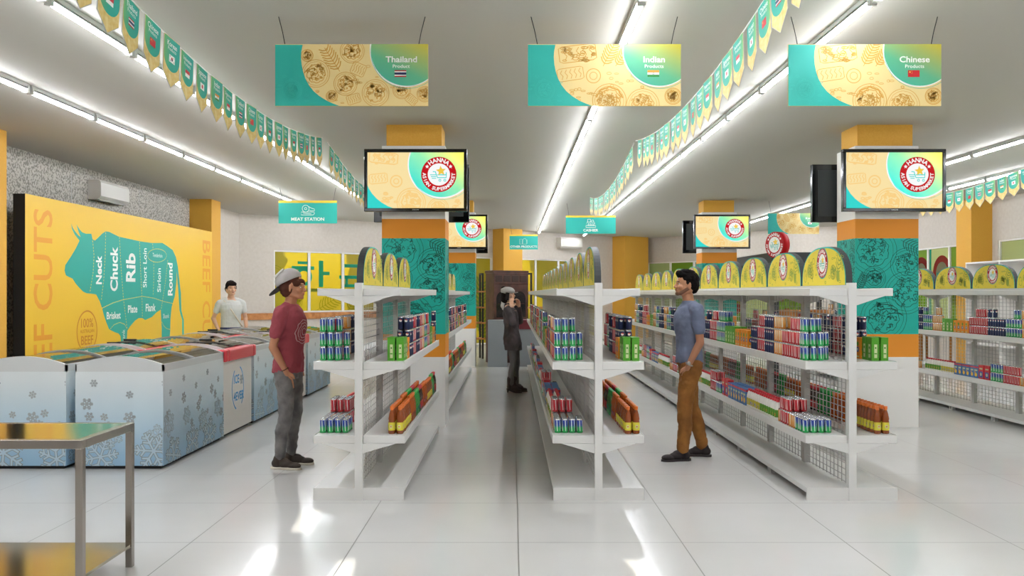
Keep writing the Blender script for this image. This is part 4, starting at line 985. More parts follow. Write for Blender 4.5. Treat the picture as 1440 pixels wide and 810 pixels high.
# ---------------------------------------------------------------- back of the shop
t = thing('display_cabinet', 'tall dark brown cabinet with arched glass doors behind the woman', 'cabinet', (-.02, 19.1, 0), math.radians(27))
W, D, H = .84, .42, 2.03
b = MB(); b.box(-W/2, W/2, .03, D, 0, H-.06, 'wood_dark'); b.box(-W/2-.02, W/2+.02, .0, D, H-.06, H, 'wood_dark'); b.box(-W/2, W/2, 0, .03, H-.30, H-.06, 'wood_dark')
for k in range(4): b.box(-W/2+.04+k*.2, -W/2+.2+k*.2, -.01, 0, H-.25, H-.11, 'wood_panel')
b.build('carcass', t, .004)
pr('cab_glass', '181214', .08, spec=.6)
for sgn in (-1, 1):
    b = MB(); x0, x1 = (-W/2+.005, -.004) if sgn < 0 else (.004, W/2-.005); b.box(x0, x1, 0, .03, .06, H-.31, 'wood_dark')
    A = Art(); cx = (x0+x1)/2; r = .15; A.poly([(cx-r, 1.0), (cx+r, 1.0)] + [(cx+r*math.cos(a), 1.42+r*math.sin(a)) for a in [PI*i/12 for i in range(13)]], 'cab_glass', 1); A.rect(cx-r, .15, cx+r, .85, 'wood_panel', 1)
    A.line([(cx-r*.8, 1.3), (cx+r*.8, 1.3)], .015, 'wood_dark', 2); b.art(A, frame((0, -.001, 0), (1,0,0), (0,0,1)))
    dr = b.build('door', t); b = MB(); b.ell((-sgn*.0+sgn*.03, -.02, 1.0), (.012, .014, .012), 'gold', 8, 6); b.build('knob', dr)
t = thing('counter', 'plain grey checkout counter block left of the woman', 'counter', (-.3, 18.0, 0)); b = MB(); b.box(-.2, .2, 0, .6, 0, .95, 'counter_grey'); b.build('body', t, .004); b = MB(); b.box(-.205, .205, -.005, .605, .95, .965, 'counter_grey'); b.build('worktop', t)
t = thing('counter', 'grey counter with dark red upper front, right of the woman', 'counter', (.37, 18.1, 0)); b = MB(); b.box(-.22, .3, 0, .6, 0, .78, 'counter_grey'); b.build('body', t, .004); b = MB(); b.box(-.22, .3, -.02, .6, .78, .97, 'counter_red'); b.build('upper_panel', t, .004)
def ladder_shelf(loc, rz, label, W=.62):
    t = thing('ladder_shelf', label, 'shelf', loc, rz)
    for sgn in (-1, 1):
        b = MB(); x = sgn*W/2; b.box(x-.02, x+.02, -.02, .02, 0, 2.0, 'black_matte'); b.box(x-.02, x+.02, .28, .32, 0, 2.0, 'black_matte'); b.box(x-.02, x+.02, .02, .28, 1.96, 2.0, 'black_matte'); b.build('side_frame', t)
    for z in (.45, .82, 1.18, 1.55): b = MB(); b.box(-W/2-.06, W/2+.06, -.03, .33, z, z+.035, 'wood_rail'); b.build('shelf', t)
ladder_shelf((-.95, 20.2, 0), .25, 'black framed shelf with four wooden boards left of the dark cabinet', .55)
ladder_shelf((.68, 20.0, 0), .3, 'black framed wooden shelf just right of the dark cabinet', .5)
# checkout kiosk behind the right rack
t = thing('checkout_kiosk', 'wooden checkout kiosk with dark flat canopy behind the right rack', 'kiosk', (5.6, 17.6, 0), 0)
b = MB(); b.box(-.6, 1.3, -.9, 1.7, 2.12, 2.32, 'canopy'); b.build('canopy', t, .01)
for x in (-.5, 1.2):
    for y in (-.8, 1.6): b = MB(); b.box(x-.04, x+.04, y-.04, y+.04, 0, 2.12, 'canopy'); b.build('post', t)
b = MB(); b.box(-.5, 1.2, -.7, -.2, 0, .98, 'white_panel'); b.build('counter_front', t, .004)
b = MB(); b.box(-.55, 1.25, -.75, -.1, .98, 1.2, 'wood_rail'); b.build('counter_band', t, .004)
t = thing('round_sign', 'round red logo sign standing above the header boards of the right rack', 'sign', (4.72, 15.6, 2.40), math.radians(-64))
b = MB()
b.rings([[(.235*math.cos(2*PI*i/40), y, .235*math.sin(2*PI*i/40)) for i in range(40)] for y in (0, .14)], 'hanna_red'); b.build('drum', t)
b = MB(); A = Art(); logo(A, 0, 0, .228); b.art(A, frame((0, -.001, 0), (1,0,0), (0,0,1))); b.build('logo', t)
b = MB(); b.box(-.02, .02, .05, .09, -2.38, -.22, 'canopy'); b.build('post', t)
# white cube shelving on the right wall
t = thing('cube_shelf', 'long white open cube shelving along the right wall', 'shelf', (9.30, 11.6, 0)); b = MB()
b.box(.38, .40, 0, 6.0, 0, 2.15, 'white_panel')
for z in (0, .5, 1.0, 1.55, 2.12): b.box(-.1, .40, 0, 6.0, z, z+.03, 'white_panel')
for k in range(6): b.box(-.1, .38, k*1.194, k*1.194+.03, 0, 2.12, 'white_panel')
b.build('frame', t)
pr('tomato', 'D8402A', .3); pr('apple_green', '8DB63A', .35); pr('crate', 'A8743C', .7)
R = random.Random(3)
for q, (x, y, cn, mm) in enumerate(((8.3, 17.0, 'red tomatoes', 'tomato'), (8.3, 18.2, 'green apples', 'apple_green'), (8.3, 19.4, 'red tomatoes', 'tomato'))):
    t = thing('produce_stand', 'wooden produce stand of %s near the right wall, %s from front' % (cn, ordinal(q+1)), 'stand', (x, y, 0))
    b = MB(); b.box(-.35, .35, 0, 1, .85, .88, 'crate'); b.box(-.35, -.33, 0, 1, .88, 1.0, 'crate'); b.box(.33, .35, 0, 1, .88, 1.0, 'crate'); b.box(-.33, .33, 0, .02, .88, 1.0, 'crate'); b.box(-.33, .33, .98, 1, .88, 1.0, 'crate'); b.build('tray', t)
    for sx in (-.32, .28):
        for sy in (.0, .96): b = MB(); b.box(sx, sx+.04, sy, sy+.04, 0, .85, 'crate'); b.build('leg', t)
    fr = MB(); fr.ell((0,0,0), (.055, .055, .05), mm, 12, 8); fm = mesh_of(fr, 'fruit'); c_ = 0
    for i in range(5):
        for j in range(8):
            c_ += 1; o = bpy.data.objects.new('tomato' if mm == 'tomato' else 'apple', fm); COL.objects.link(o); o.location = (x-.25+i*.12, y+.08+j*.118, .93+.0*c_)
            tag(o, 'round %s lying in the %s produce stand by the right wall' % ('red tomato' if mm == 'tomato' else 'green apple', ordinal(q+1)), 'fruit', 'fruit in the %s produce stand' % ordinal(q+1))
# ---------------------------------------------------------------- people
def skinmat(name, c): m = pr(name, c, .5); BSDF(m).inputs['Subsurface Weight'].default_value = .08; return m
skinmat('skin_tan', 'B9805F'); skinmat('skin_warm', 'B98465'); skinmat('skin_pale', 'D3A588')
pr('hair_brown', '4E2C20', .85, spec=.2); pr('hair_black', '0F0C0B', .9, spec=.15); pr('hair_dark', '1E1512', .9, spec=.15); pr('beard', '7A5543', .8); pr('eye_white', 'E5E0DA', .3); pr('iris', '2A1B12', .2); pr('lip', 'A0604F', .5)
pr('tee_maroon', '96404A', .85); pr('tee_print', 'C9A2A4', .85); pr('jeans_grey', '6E6B69', .85); mottle(M['jeans_grey'], '5D5A59', '7E7B79', 9, 4)
pr('shoe_brown', '3E342D', .7); pr('sole_white', 'CFC7B8', .6); pr('cap_grey', 'A8A3A0', .8); pr('cap_white', 'D6D6D2', .8); pr('brim_black', '2B2A2A', .7)
pr('tee_blue', '6C7690', .85); pr('chino', '8C5A24', .85); mottle(M['chino'], '7C4E1E', '99652B', 7, 4); pr('shoe_dark', '2A2122', .7); pr('watch_steel', 'B5B5B2', .3, metal=.8)
pr('coat', '4C4344', .85); mottle(M['coat'], '413939', '584E4F', 8, 4); pr('leg_grey', '6B6665', .85); pr('boot', '3A2C28', .6); pr('hat_grey', '9A9792', .85); pr('scarf_white', 'D8D6D0', .8)
pr('tee_white', 'CBCBC6', .85); pr('bag_red', 'A8202A', .6); pr('strap', 'CFC3AE', .6); pr('bracelet', '5B3A28', .7); pr('phone', '1A1A1C', .2)
cl = bpy.data.textures.new('folds', 'CLOUDS'); cl.noise_scale = .07; cl.noise_depth = 2
ch_ = bpy.data.textures.new('strands', 'CLOUDS'); ch_.noise_scale = .03; ch_.noise_depth = 2
def remesh(b, name, parent, vox=.006, smooth=4, disp=0, tex=None, cut=None):
    o = b.build(name, None)
    md = o.modifiers.new('r', 'REMESH'); md.mode = 'VOXEL'; md.voxel_size = vox
    if smooth: s_ = o.modifiers.new('s', 'SMOOTH'); s_.factor = .5; s_.iterations = smooth
    if disp: d_ = o.modifiers.new('d', 'DISPLACE'); d_.texture = tex or cl; d_.strength = disp; d_.mid_level = .5; d_.texture_coords = 'LOCAL'
    bpy.context.view_layer.update()
    me = bpy.data.meshes.new_from_object(o.evaluated_get(bpy.context.evaluated_depsgraph_get())); mt = o.data.materials[0]
    bpy.data.objects.remove(o)
    if cut:
        bm = bmesh.new(); bm.from_mesh(me)
        for co, no in cut: bmesh.ops.bisect_plane(bm, geom=bm.verts[:]+bm.edges[:]+bm.faces[:], plane_co=co, plane_no=no, clear_outer=True)
        bm.to_mesh(me); bm.free()
    me.materials.clear(); me.materials.append(mt)
    for p in me.polygons: p.use_smooth = True; p.material_index = 0
    r = bpy.data.objects.new(name, me); COL.objects.link(r); r.parent = parent
    return r
def V3(*a): return Vector(a)
def hand(b, W, f, t, m, curl=.35, k=1.0, palm=1):
    f = Vector(f).normalized(); t = Vector(t); t = (t - f*t.dot(f)).normalized(); n = f.cross(t)*palm
    W = Vector(W); offs = (.027, .009, -.009, -.026); lens = (.040, .044, .041, .033)
    b.cap(W, .023*k, W+f*.03*k, .024*k, m, 10)
    for o_, l_ in zip(offs, lens):
        kn = W+f*(.088-abs(o_-.005)*.25)*k+t*o_*k
        b.cap(W+f*.02*k+t*o_*.6*k, .015*k, kn, .0125*k, m, 8)
        p = kn; a = curl*.6
        for j, q in enumerate((l_, l_*.65, l_*.5)):
            d = f*math.cos(a)+n*math.sin(a); p2 = p+d*q*k; b.cap(p, (.0098-.0008*j)*k, p2, (.009-.0008*j)*k, m, 8); p = p2; a += curl
    p = W+f*.022*k+t*.022*k; d = (f*.62+t*.72+n*.25).normalized(); p2 = p+d*.038*k; b.cap(p, .0135*k, p2, .0115*k, m, 8)
    d = (f*.92+t*.25+n*.35).normalized(); p3 = p2+d*.03*k; b.cap(p2, .0115*k, p3, .009*k, m, 8)
def head_mat(base, yaw=0, pitch=0, k=1.0):
    return Matrix.Translation(base) @ Matrix.Rotation(yaw, 4, 'Z') @ Matrix.Rotation(pitch, 4, 'Y') @ Matrix.Scale(k, 4)
class HeadB:
    """head prims in a frame whose origin is the neck-head joint; +x is the face"""
    def __init__(s, b, H): s.b = b; s.H = H; s.k = H.to_scale()[0]; s.R = H.to_3x3().normalized()
    def e(s, c, r, m, rot=None, n=14, k=9): s.b.ell(s.H @ Vector(c), [x*s.k for x in r], m, n, k, s.R @ rot if rot else s.R)
    def c(s, a, ra, c, rb, m, n=12): s.b.cap(s.H @ Vector(a), ra*s.k, s.H @ Vector(c), rb*s.k, m, n)
def head_prims(b, H, m):
    h = HeadB(b, H)
    h.e((-.008, 0, .105), (.096, .074, .092), m, n=18, k=12)
    h.e((.022, 0, .06), (.072, .062, .085), m); h.e((.045, 0, .018), (.050, .046, .040), m); h.e((.076, 0, -.006), (.021, .026, .017), m)
    h.c((-.02, .045, .03), .028, (.06, .028, -.002), .018, m); h.c((-.02, -.045, .03), .028, (.06, -.028, -.002), .018, m)
    h.c((.087, 0, .088), .0085, (.108, 0, .055), .0125, m); h.e((.098, .012, .050), (.012, .009, .007), m); h.e((.098, -.012, .050), (.012, .009, .007), m)
    h.e((.083, 0, .098), (.016, .05, .011), m)
    for s_ in (-1, 1):
        h.e((.066, s_*.042, .055), (.024, .02, .022), m)
        h.e((-.008, s_*.075, .073), (.020, .008, .032), m, Matrix.Rotation(s_*.25, 3, 'Z')); h.e((-.004, s_*.078, .050), (.010, .007, .012), m)
    h.e((.090, 0, .030), (.012, .024, .0065), m); h.e((.087, 0, .019), (.012, .021, .008), m)
def face_bits(parent, H, hairm, lipm='lip'):
    k = H.to_scale()[0]
    for s_ in (-1, 1):
        b = MB(); h = HeadB(b, H); h.e((.0765, s_*.032, .083), (.0095, .0115, .0058), 'eye_white', n=12, k=8); h.e((.083, s_*.032, .083), (.0042, .0058, .0054), 'iris', n=10, k=6); h.c((.083, s_*.020, .091), .0032, (.079, s_*.045, .090), .003, hairm, 6); b.build('eye', parent)
        b = MB(); h = HeadB(b, H); h.c((.093, s_*.016, .103), .005, (.081, s_*.050, .105), .0035, hairm, 8); b.build('eyebrow', parent)
    b = MB(); h = HeadB(b, H); h.e((.095, 0, .029), (.0085, .0225, .0045), lipm, n=12, k=7); h.e((.093, 0, .021), (.008, .019, .005), lipm, n=12, k=7); b.build('mouth', parent)
def shoe(parent, ank, ang, L_, mats, heel=0, name='shoe', high=.0, zb=0):
    up, so_ = mats; T = Matrix.Translation((ank[0], ank[1], zb)) @ Matrix.Rotation(ang, 4, 'Z'); R = T.to_3x3()
    def E(b, c, r, m): b.ell(T @ Vector(c), r, m, 14, 9, R)
    b = MB(); k = L_/.28
    E(b, (-.02*k, 0, .05+heel), (.052*k, .036, .045), up); E(b, (.06*k, 0, .045+heel*.6), (.07*k, .038, .038), up); E(b, (.135*k, 0, .034+heel*.1), (.065*k, .043, .030), up); E(b, (.035*k, 0, .068+heel*.7), (.062*k, .033, .034), up)
    b.cap(T @ Vector((-.02*k, 0, .05+heel)), .042, T @ Vector((-.012*k, 0, .09+heel+high)), .042+high*.1, up)
    s = remesh(b, name, parent, .005, 2, cut=[((0,0,zb+.012), (0,0,-1))] if not heel else None)
    b = MB(); O = [(-.078,0), (-.07,.024), (-.04,.036), (.0,.034), (.05,.036), (.10,.045), (.15,.044), (.185,.03), (.203,0)]
    O = O + [(x, -y) for x, y in O[-2:0:-1]]; n_ = len(O); th = .020
    r0 = [T @ Vector((x*k, y, 0 + (heel*.0 if x > .03 else 0))) for x, y in O]
    f_ = (lambda x: 0 if not heel else heel*max(0, min(1, (.07-x)/.12)))
    b.rings([[T @ Vector((x*k, y*.97, .0+f_(x))) for x, y in O], [T @ Vector((x*k, y, .006+f_(x))) for x, y in O], [T @ Vector((x*k, y*.99, th+f_(x))) for x, y in O]], so_)
    b.build('sole', s)
    if heel: b = MB(); b.cap(T @ Vector((-.055*k, 0, .01)), .011, T @ Vector((-.05*k, 0, heel+.01)), .022, so_, 10); b.build('heel', s)
    return s
MALE = [(.84, .0, .09, .155), (.90, -.005, .115, .172), (.97, -.005, .115, .168), (1.05, 0, .103, .150), (1.15, .004, .10, .146), (1.27, .006, .116, .168), (1.35, .0, .112, .178), (1.41, -.008, .088, .165), (1.455, -.015, .06, .10), (1.49, -.015, .05, .06)]
def torso(b, m, secs, add=0, lean=0, z0=.9, lo=None, hi=None, n=24):
    S = [(z, x+lean*(z-z0), 0, rx+add, ry+add) for z, x, rx, ry in secs if (lo is None or z >= lo) and (hi is None or z <= hi)]
    b.loft(S, m, n)
def limb(b, P, R, m, add=0, n=14):
    for i in range(len(P)-1): b.cap(P[i], R[i]+add, P[i+1], R[i+1]+add, m, n)
def build_person(label, loc, rz, S, J):
    t = thing('person', label, 'person', loc, rz); t.scale = (S, S, S)
    sk = J['skin']; ln = J.get('lean', 0); nb = V3(-.012+ln*.55, 0, 1.455); hb = Vector(J['headpos'])
    H = head_mat(hb, J.get('yaw', 0), J.get('pitch', 0), J.get('hk', 1.0))
    b = MB(); torso(b, sk, MALE, -.008, ln); b.cap(nb, .056, hb+V3(-.008, 0, .02), .05, sk)
    head_prims(b, H, sk)
    for s_ in (-1, 1):
        A = J['armL' if s_ > 0 else 'armR']; sh, el, wr, fd, td, cu, pm = A
        limb(b, [sh, el], [.046, .036], sk); e = Vector(el); w_ = Vector(wr); b.cap(e, .038, e.lerp(w_, .35), .036, sk); b.cap(e.lerp(w_, .35), .036, w_, .024, sk)
        hand(b, wr, fd, td, sk, cu, 1.0, pm)
        Lg = J['legL' if s_ > 0 else 'legR']; hp, kn, an, fa = Lg; hp, kn, an = Vector(hp), Vector(kn), Vector(an)
        b.cap(hp, .068, kn, .044, sk); b.cap(kn, .044, kn.lerp(an, .35)+V3(-.012, 0, 0), .044, sk); b.cap(kn.lerp(an, .35)+V3(-.012, 0, 0), .043, an, .030, sk); fd_ = V3(math.cos(fa), math.sin(fa), 0); b.cap(V3(an.x, an.y, an.z-.035), .026, V3(an.x, an.y, .038)+fd_*.11, .018, sk)
    body = remesh(b, 'body', t, J.get('vox', .0055), 2)
    face_bits(body, H, J['browm'])
    return t, H, body
# ---- the man in the maroon shirt (faces +x)
def legs_cloth(b, J, m, add, rk=.058, ra=.048, cuffz=.07):
    for q in ('legL', 'legR'):
        hp, kn, an, fa = J[q]; hp, kn, an = Vector(hp), Vector(kn), Vector(an); an2 = kn.lerp(an, 1-(cuffz-.03))
        b.cap(hp, .094+add, hp.lerp(kn, .5)+V3(.008, 0, 0), .078+add, m, 16); b.cap(hp.lerp(kn, .5)+V3(.008, 0, 0), .078+add, kn, rk+add, m, 16)
        cf = kn.lerp(an, .35)+V3(-.014, 0, 0); b.cap(kn, rk+add, cf, rk-.002+add, m, 16); b.cap(cf, rk-.002+add, an2, ra+add*.5, m, 16)
def tee(b, J, m, sec, sleeve=.60, ra=(.066, .058)):
    torso(b, m, sec, 0, J.get('lean', 0))
    for q, s_ in (('armL', 1), ('armR', -1)):
        sh, el = Vector(J[q][0]), Vector(J[q][1]); b.cap(V3(-.012+J.get('lean', 0)*.5, s_*.08, 1.43), .052, sh, ra[0], m, 16); b.cap(sh, ra[0], sh.lerp(el, sleeve), ra[1], m, 16)
J = dict(skin='skin_tan', browm='hair_brown', lean=.05, headpos=(.045, 0, 1.535), yaw=0, pitch=.04, hk=1.03,
    armR=((-.0, -.190, 1.385), (-.055, -.225, 1.09), (.045, -.178, .875), (.12, .5, -.85), (1, .0, .2), .25, 1),
    armL=((-.0, .190, 1.385), (-.055, .225, 1.09), (.02, .178, .875), (.12, -.5, -.85), (1, 0, .2), .25, -1),
    legR=((.0, -.095, .87), (.015, -.105, .47), (-.045, -.10, .085), -.10), legL=((.0, .095, .87), (.03, .10, .47), (-.01, .10, .085), .12))
t, H, body = build_person('young man in maroon t-shirt, grey jeans and backwards cap, facing right', (-1.965, 7.62, 0), math.radians(-6), .975, J)
J1 = J
b = MB(); sec = [(.855, .0, .132, .188), (.93, .0, .128, .183), (1.02, 0, .122, .172), (1.15, .004, .122, .168), (1.27, .010, .132, .182), (1.35, .002, .124, .188), (1.41, -.008, .098, .172), (1.445, -.015, .072, .115), (1.468, -.015, .062, .075)]
tee(b, J, 'tee_maroon', sec); shirt = remesh(b, 'shirt', t, .007, 5, .024)
b = MB(); A = Art()
for r_ in (.03, .055, .08, .105): A.ring(0, 0, r_, .007, 'tee_print', 1, wob=.03, seed=r_*100, a0=.4, a1=5.9)
b.art(A, frame((.165, -.02, 1.22), (0,1,0), (.05,0,1))); pr_ = b.build('chest_print', shirt)
md = pr_.modifiers.new('w', 'SHRINKWRAP'); md.target = shirt; md.wrap_method = 'PROJECT'; md.use_project_x = True; md.use_negative_direction = True; md.use_positive_direction = True; md.use_project_y = md.use_project_z = False; md.offset = .003
b = MB(); torso(b, 'jeans_grey', [(.80, 0, .09, .14)] + MALE[:2], .004, .05); legs_cloth(b, J, 'jeans_grey', .0, .062, .044, .10); remesh(b, 'jeans', t, .007, 3, .022)
for q in ('legL', 'legR'): an = J[q][2]; shoe(t, (an[0], an[1], 0), J[q][3], .29, ('shoe_brown', 'sole_white'))
def hair_cap(b, H, m, full=True, back=.0):
    h = HeadB(b, H)
    h.e((-.020, 0, .125), (.098, .083, .088), m); h.e((-.058, 0, .075), (.060, .074, .07), m)
    if full: h.e((.035, 0, .165), (.062, .066, .036), m)
    for s_ in (-1, 1): h.e((-.045, s_*.062, .08), (.036, .022, .05), m)
b = MB(); h = HeadB(b, H); h.e((-.058, 0, .075), (.066, .078, .085), 'hair_brown'); h.e((-.02, 0, .13), (.095, .08, .07), 'hair_brown')
for s_ in (-1, 1): h.e((-.035, s_*.062, .062), (.05, .026, .06), 'hair_brown'); h.e((.045, s_*.058, .115), (.04, .022, .03), 'hair_brown'); h.e((-.05, s_*.05, .02), (.035, .03, .03), 'hair_brown')
h.e((.07, .0, .135), (.026, .05, .02), 'hair_brown')
remesh(b, 'hair', t, .006, 1, .012, ch_)
b = MB(); h = HeadB(b, H @ Matrix.Rotation(-.48, 4, 'Y'))
h.e((.022, 0, .150), (.122, .096, .098), 'cap_grey', n=20, k=12)
cap_ = remesh(b, 'cap', t, .006, 2)
bm = bmesh.new(); bm.from_mesh(cap_.data); Mi = H @ Matrix.Rotation(-.48, 4, 'Y')
bmesh.ops.bisect_plane(bm, geom=bm.verts[:]+bm.edges[:]+bm.faces[:], plane_co=Mi @ Vector((0,0,.128)), plane_no=Mi.to_3x3() @ Vector((0,0,-1)), clear_outer=True); bm.to_mesh(cap_.data); bm.free()
b = MB(); O = []
for i in range(15): a = PI*.5+PI*i/14; O.append((-.065+math.cos(a)*.125, math.sin(a)*.084))
b.prism(O, 'brim_black', lambda u, v, hh: Mi @ Vector((u, v, hh+.124+.25*(u+.065)-.9*v*v)), 0, .006); b.build('brim', cap_)
b = MB(); h = HeadB(b, Mi)
for yy in (-.055, .055):
    h.c((-.055, yy, .215), .010, (.03, yy*.9, .243), .009, 'cap_white', 8)
b.build('seam', cap_)
wr = Vector(J['armR'][2]); d = (wr-Vector(J['armR'][1])).normalized(); b = MB(); q_ = V3(0,0,1).rotation_difference(d); c_ = wr-d*.02
b.tube([c_+q_ @ V3(.030*math.cos(a), .030*math.sin(a), 0) for a in [2*PI*i/16 for i in range(17)]], .005, 'bracelet', 6); b.build('bracelet', t)

# ---- the man in the blue-grey shirt (faces -x in the shop: rotate by pi)
J = dict(skin='skin_warm', browm='hair_black', lean=.03, headpos=(.03, 0, 1.545), yaw=0, pitch=-.05, hk=1.03,
    armL=((-.02, .195, 1.39), (-.035, .235, 1.10), (.060, .178, .880), (.12, -.5, -.85), (1, 0, .25), .3, -1),
    armR=((-.02, -.195, 1.39), (-.03, -.235, 1.10), (.0, -.178, .880), (.12, .5, -.85), (1, 0, .25), .3, 1),
    legL=((.0, .095, .88), (.075, .10, .48), (.09, .10, .085), .12), legR=((-.02, -.095, .88), (-.045, -.10, .47), (-.16, -.10, .09), -.3))
t, H, body = build_person('bearded man in blue-grey t-shirt and brown trousers, facing left beside right rack', (1.635, 8.0, 0), PI+math.radians(4), .985, J)
b = MB(); sec = [(.90, .0, .122, .180), (.97, .0, .120, .176), (1.05, 0, .114, .164), (1.15, .004, .114, .160), (1.27, .010, .128, .180), (1.35, .002, .122, .188), (1.41, -.008, .098, .174), (1.45, -.015, .072, .115), (1.478, -.015, .060, .072)]
tee(b, J, 'tee_blue', sec, .62); remesh(b, 'shirt', t, .007, 4, .018)
b = MB(); torso(b, 'chino', [(.80, 0, .10, .15)] + MALE[:3], .0, .03); legs_cloth(b, J, 'chino', .006, .064, .05, .12); remesh(b, 'trousers', t, .007, 3, .022)
for q in ('legL', 'legR'):
    an = Vector(J[q][2]); kn = Vector(J[q][1]); c_ = kn.lerp(an, .90)
    b = MB(); b.cap(c_+V3(0,0,.02), .058, c_-V3(0,0,.012), .057, 'chino', 18); remesh(b, 'trouser_cuff', t, .006, 2)
    shoe(t, (an.x, an.y, 0), J[q][3], .29, ('shoe_dark', 'shoe_dark'))
b = MB(); h = HeadB(b, H); hair_cap(b, H, 'hair_black'); h.e((.062, 0, .178), (.045, .055, .032), 'hair_black'); h.e((.0, 0, .195), (.075, .06, .028), 'hair_black'); h.e((-.065, 0, .04), (.042, .06, .04), 'hair_black')
for s_ in (-1, 1): h.c((.005, s_*.073, .10), .012, (.004, s_*.073, .075), .008, 'hair_black', 8)
remesh(b, 'hair', t, .006, 1, .010, ch_)
b = MB(); h = HeadB(b, H)
h.c((-.0, .062, .045), .017, (.06, .034, .0), .020, 'beard'); h.c((-.0, -.062, .045), .017, (.06, -.034, .0), .020, 'beard'); h.e((.078, 0, -.004), (.024, .030, .02), 'beard'); h.c((.0975, .018, .036), .004, (.0975, -.018, .036), .004, 'beard', 8)
remesh(b, 'beard', t, .005, 1)
wr = Vector(J['armL'][2]); d = (wr-Vector(J['armL'][1])).normalized(); q_ = V3(0,0,1).rotation_difference(d); c_ = wr-d*.02
b = MB(); b.tube([c_+q_ @ V3(.031*math.cos(a), .031*math.sin(a), 0) for a in [2*PI*i/16 for i in range(17)]], .007, 'watch_steel', 6); wt = b.build('wristwatch', t)
b = MB(); b.ell(c_+V3(.01, .03, .01), (.018, .007, .018), 'watch_steel', 12, 7); b.build('watch_face', wt)

# ---- the woman on the phone (faces +x)
J = dict(skin='skin_pale', browm='hair_dark', lean=-.07, headpos=(-.055, 0, 1.53), yaw=-.1, pitch=-.12, hk=1.0,
    armR=((-.05, -.165, 1.37), (.055, -.215, 1.14), (.015, -.125, 1.40), (-.10, .25, .9), (1, .1, 0), .35, 1),
    armL=((-.05, .165, 1.37), (.11, .19, 1.17), (.11, .07, 1.42), (-.15, -.3, .9), (-1, .2, 0), .5, 1),
    legR=((.0, -.085, .87), (.03, -.085, .47), (-.01, -.08, .12), -.05), legL=((.0, .085, .87), (.07, .085, .475), (.06, .08, .12), .05))
t, H, body = build_person('woman in dark coat and grey cap talking on a phone in the aisle', (.0, 13.4, 0), math.radians(-8), .93, J)
b = MB(); torso(b, 'coat', [(.70, .01, .145, .20), (.80, .005, .15, .205), (.90, 0, .145, .20), (1.0, 0, .125, .172), (1.08, .0, .115, .155), (1.20, .005, .128, .165), (1.30, 0, .13, .172), (1.38, -.008, .10, .155), (1.43, -.015, .078, .10), (1.475, -.015, .07, .078)], 0, -.07)
for q, s_ in (('armL', 1), ('armR', -1)):
    sh, el, wr = map(Vector, J[q][:3]); b.cap(V3(-.045, s_*.08, 1.40), .05, sh, .062, 'coat', 14); b.cap(sh, .062, el, .056, 'coat', 14); b.cap(el, .056, el.lerp(wr, .88), .042, 'coat', 14)
remesh(b, 'coat', t, .007, 3, .016)
b = MB(); torso(b, 'leg_grey', MALE[:3], .0, 0); legs_cloth(b, J, 'leg_grey', -.004, .056, .046, .10); remesh(b, 'trousers', t, .007, 3, .008)
for q in ('legL', 'legR'): an = J[q][2]; shoe(t, (an[0], an[1], 0), J[q][3], .26, ('boot', 'boot'), .05, 'ankle_boot', .09)
b = MB(); h = HeadB(b, H); hair_cap(b, H, 'hair_dark')
h.e((-.075, 0, .02), (.05, .07, .07), 'hair_dark'); h.e((-.045, -.062, .03), (.045, .025, .08), 'hair_dark'); h.e((-.045, .062, .03), (.045, .025, .08), 'hair_dark'); h.e((-.06, 0, .21), (.045, .045, .035), 'hair_dark')
remesh(b, 'hair', t, .007, 1, .014, ch_)
Mi = H @ Matrix.Rotation(.10, 4, 'Y'); b = MB(); h = HeadB(b, Mi); h.e((-.012, 0, .145), (.122, .102, .062), 'hat_grey', n=20); h.e((-.02, 0, .165), (.115, .098, .055), 'hat_grey', n=20)
hat = remesh(b, 'hat', t, .006, 2, .006)
O = [(.06+math.cos(a)*.10, math.sin(a)*.078) for a in [-PI/2+PI*i/14 for i in range(15)]]
b = MB(); b.prism(O, 'hat_grey', lambda u, v, hh: Mi @ Vector((u, v, hh+.118-1.2*v*v)), 0, .012); b.build('brim', hat)
b = MB(); b.cap((-.150, .02, 1.55), .026, (-.158, -.01, 1.43), .034, 'scarf_white', 12); b.cap((-.158, -.01, 1.43), .034, (-.14, -.02, 1.38), .022, 'scarf_white', 12); b.cap((-.08, .05, 1.46), .022, (-.145, .0, 1.46), .03, 'scarf_white', 12); remesh(b, 'scarf', t, .007, 3, .01)
ph = MB(); ph.box(-.004, .004, -.030, .030, -.062, .062, 'phone'); pho = ph.build('mobile_phone', None, .004)
Mw = Matrix.Translation((0, 13.4, 0)) @ Matrix.Rotation(math.radians(-8), 4, 'Z') @ Matrix.Scale(.93, 4)
p_ = Mw @ Vector((-.062, -.118, 1.59)); pho.location = p_; pho.rotation_euler = (.15, -.25, PI/2-.2); tag(pho, 'dark mobile phone held to the ear by the woman in the cap', 'phone')

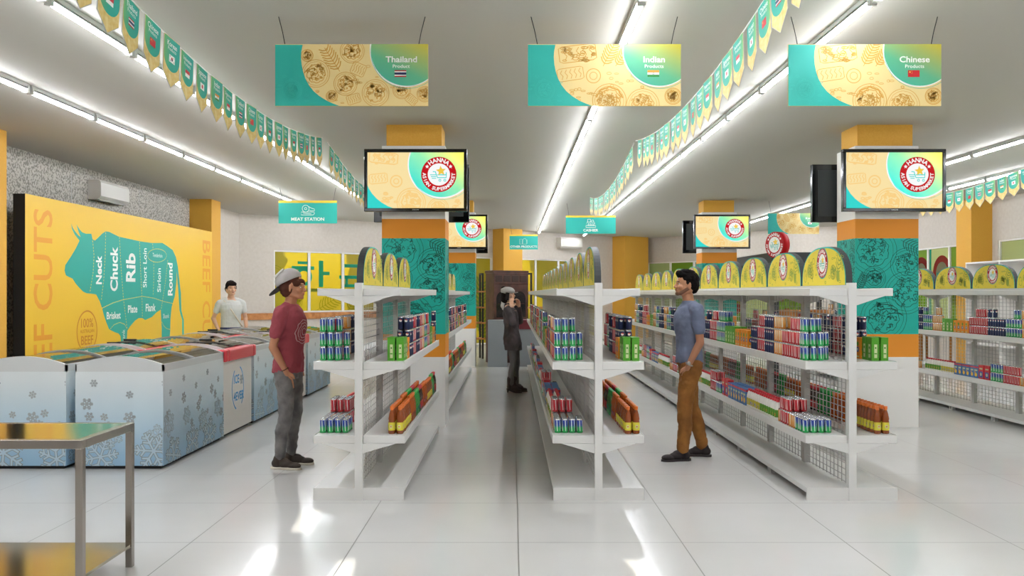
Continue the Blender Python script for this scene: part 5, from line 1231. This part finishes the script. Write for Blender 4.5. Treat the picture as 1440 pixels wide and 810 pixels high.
# ---- the man in white behind the freezers (faces the camera, turned to the right)
J = dict(skin='skin_pale', browm='hair_dark', lean=.02, headpos=(.02, 0, 1.545), yaw=.15, pitch=.03, hk=1.08,
    armL=((-.0, .185, 1.375), (-.02, .25, 1.12), (.09, .25, .90), (.6, 0, -.8), (0, -1, 0), .4, 1),
    armR=((-.0, -.185, 1.375), (-.06, -.28, 1.12), (.08, -.22, .92), (.7, .3, -.6), (0, 1, 0), .4, -1),
    legR=((.0, -.095, .87), (.0, -.10, .47), (-.02, -.10, .085), -.10), legL=((.0, .095, .87), (.0, .10, .47), (-.02, .10, .085), .10), vox=.007)
t, H, body = build_person('dark-haired man in white t-shirt standing behind the freezers', (-4.78, 14.75, 0), math.radians(-62), .985, J)
b = MB(); sec = [(.865, .0, .118, .175), (1.02, 0, .114, .165), (1.15, .004, .115, .166), (1.27, .010, .128, .186), (1.35, .002, .122, .192), (1.405, -.008, .096, .172), (1.435, -.015, .07, .115)]
tee(b, J, 'tee_white', sec, .5); remesh(b, 'shirt', t, .008, 3, .014)
b = MB(); torso(b, 'navy', MALE[:3], .010, .02); legs_cloth(b, J, 'navy', .0, .06, .045, .08); remesh(b, 'trousers', t, .009, 2, .01)
for q in ('legL', 'legR'): an = J[q][2]; shoe(t, (an[0], an[1], 0), J[q][3], .28, ('shoe_dark', 'sole_white'))
b = MB(); h = HeadB(b, H); hair_cap(b, H, 'hair_dark'); h.e((.05, 0, .155), (.05, .072, .04), 'hair_dark')
for s_ in (-1, 1): h.e((.0, s_*.07, .10), (.03, .016, .04), 'hair_dark')
remesh(b, 'hair', t, .007, 1, .012, ch_)
b = MB(); P_ = [(-.05, -.17, 1.42), (.03, -.13, 1.435), (.10, -.08, 1.36), (.150, 0, 1.24), (.145, .07, 1.13), (.125, .13, 1.04), (.06, .18, .98)]
b.tube(P_, .012, 'strap', 6); b.build('bag_strap', t)
b = MB(); b.box(-.10, .06, -.30, -.20, .70, .92, 'bag_red'); b.build('shoulder_bag', t, .02)
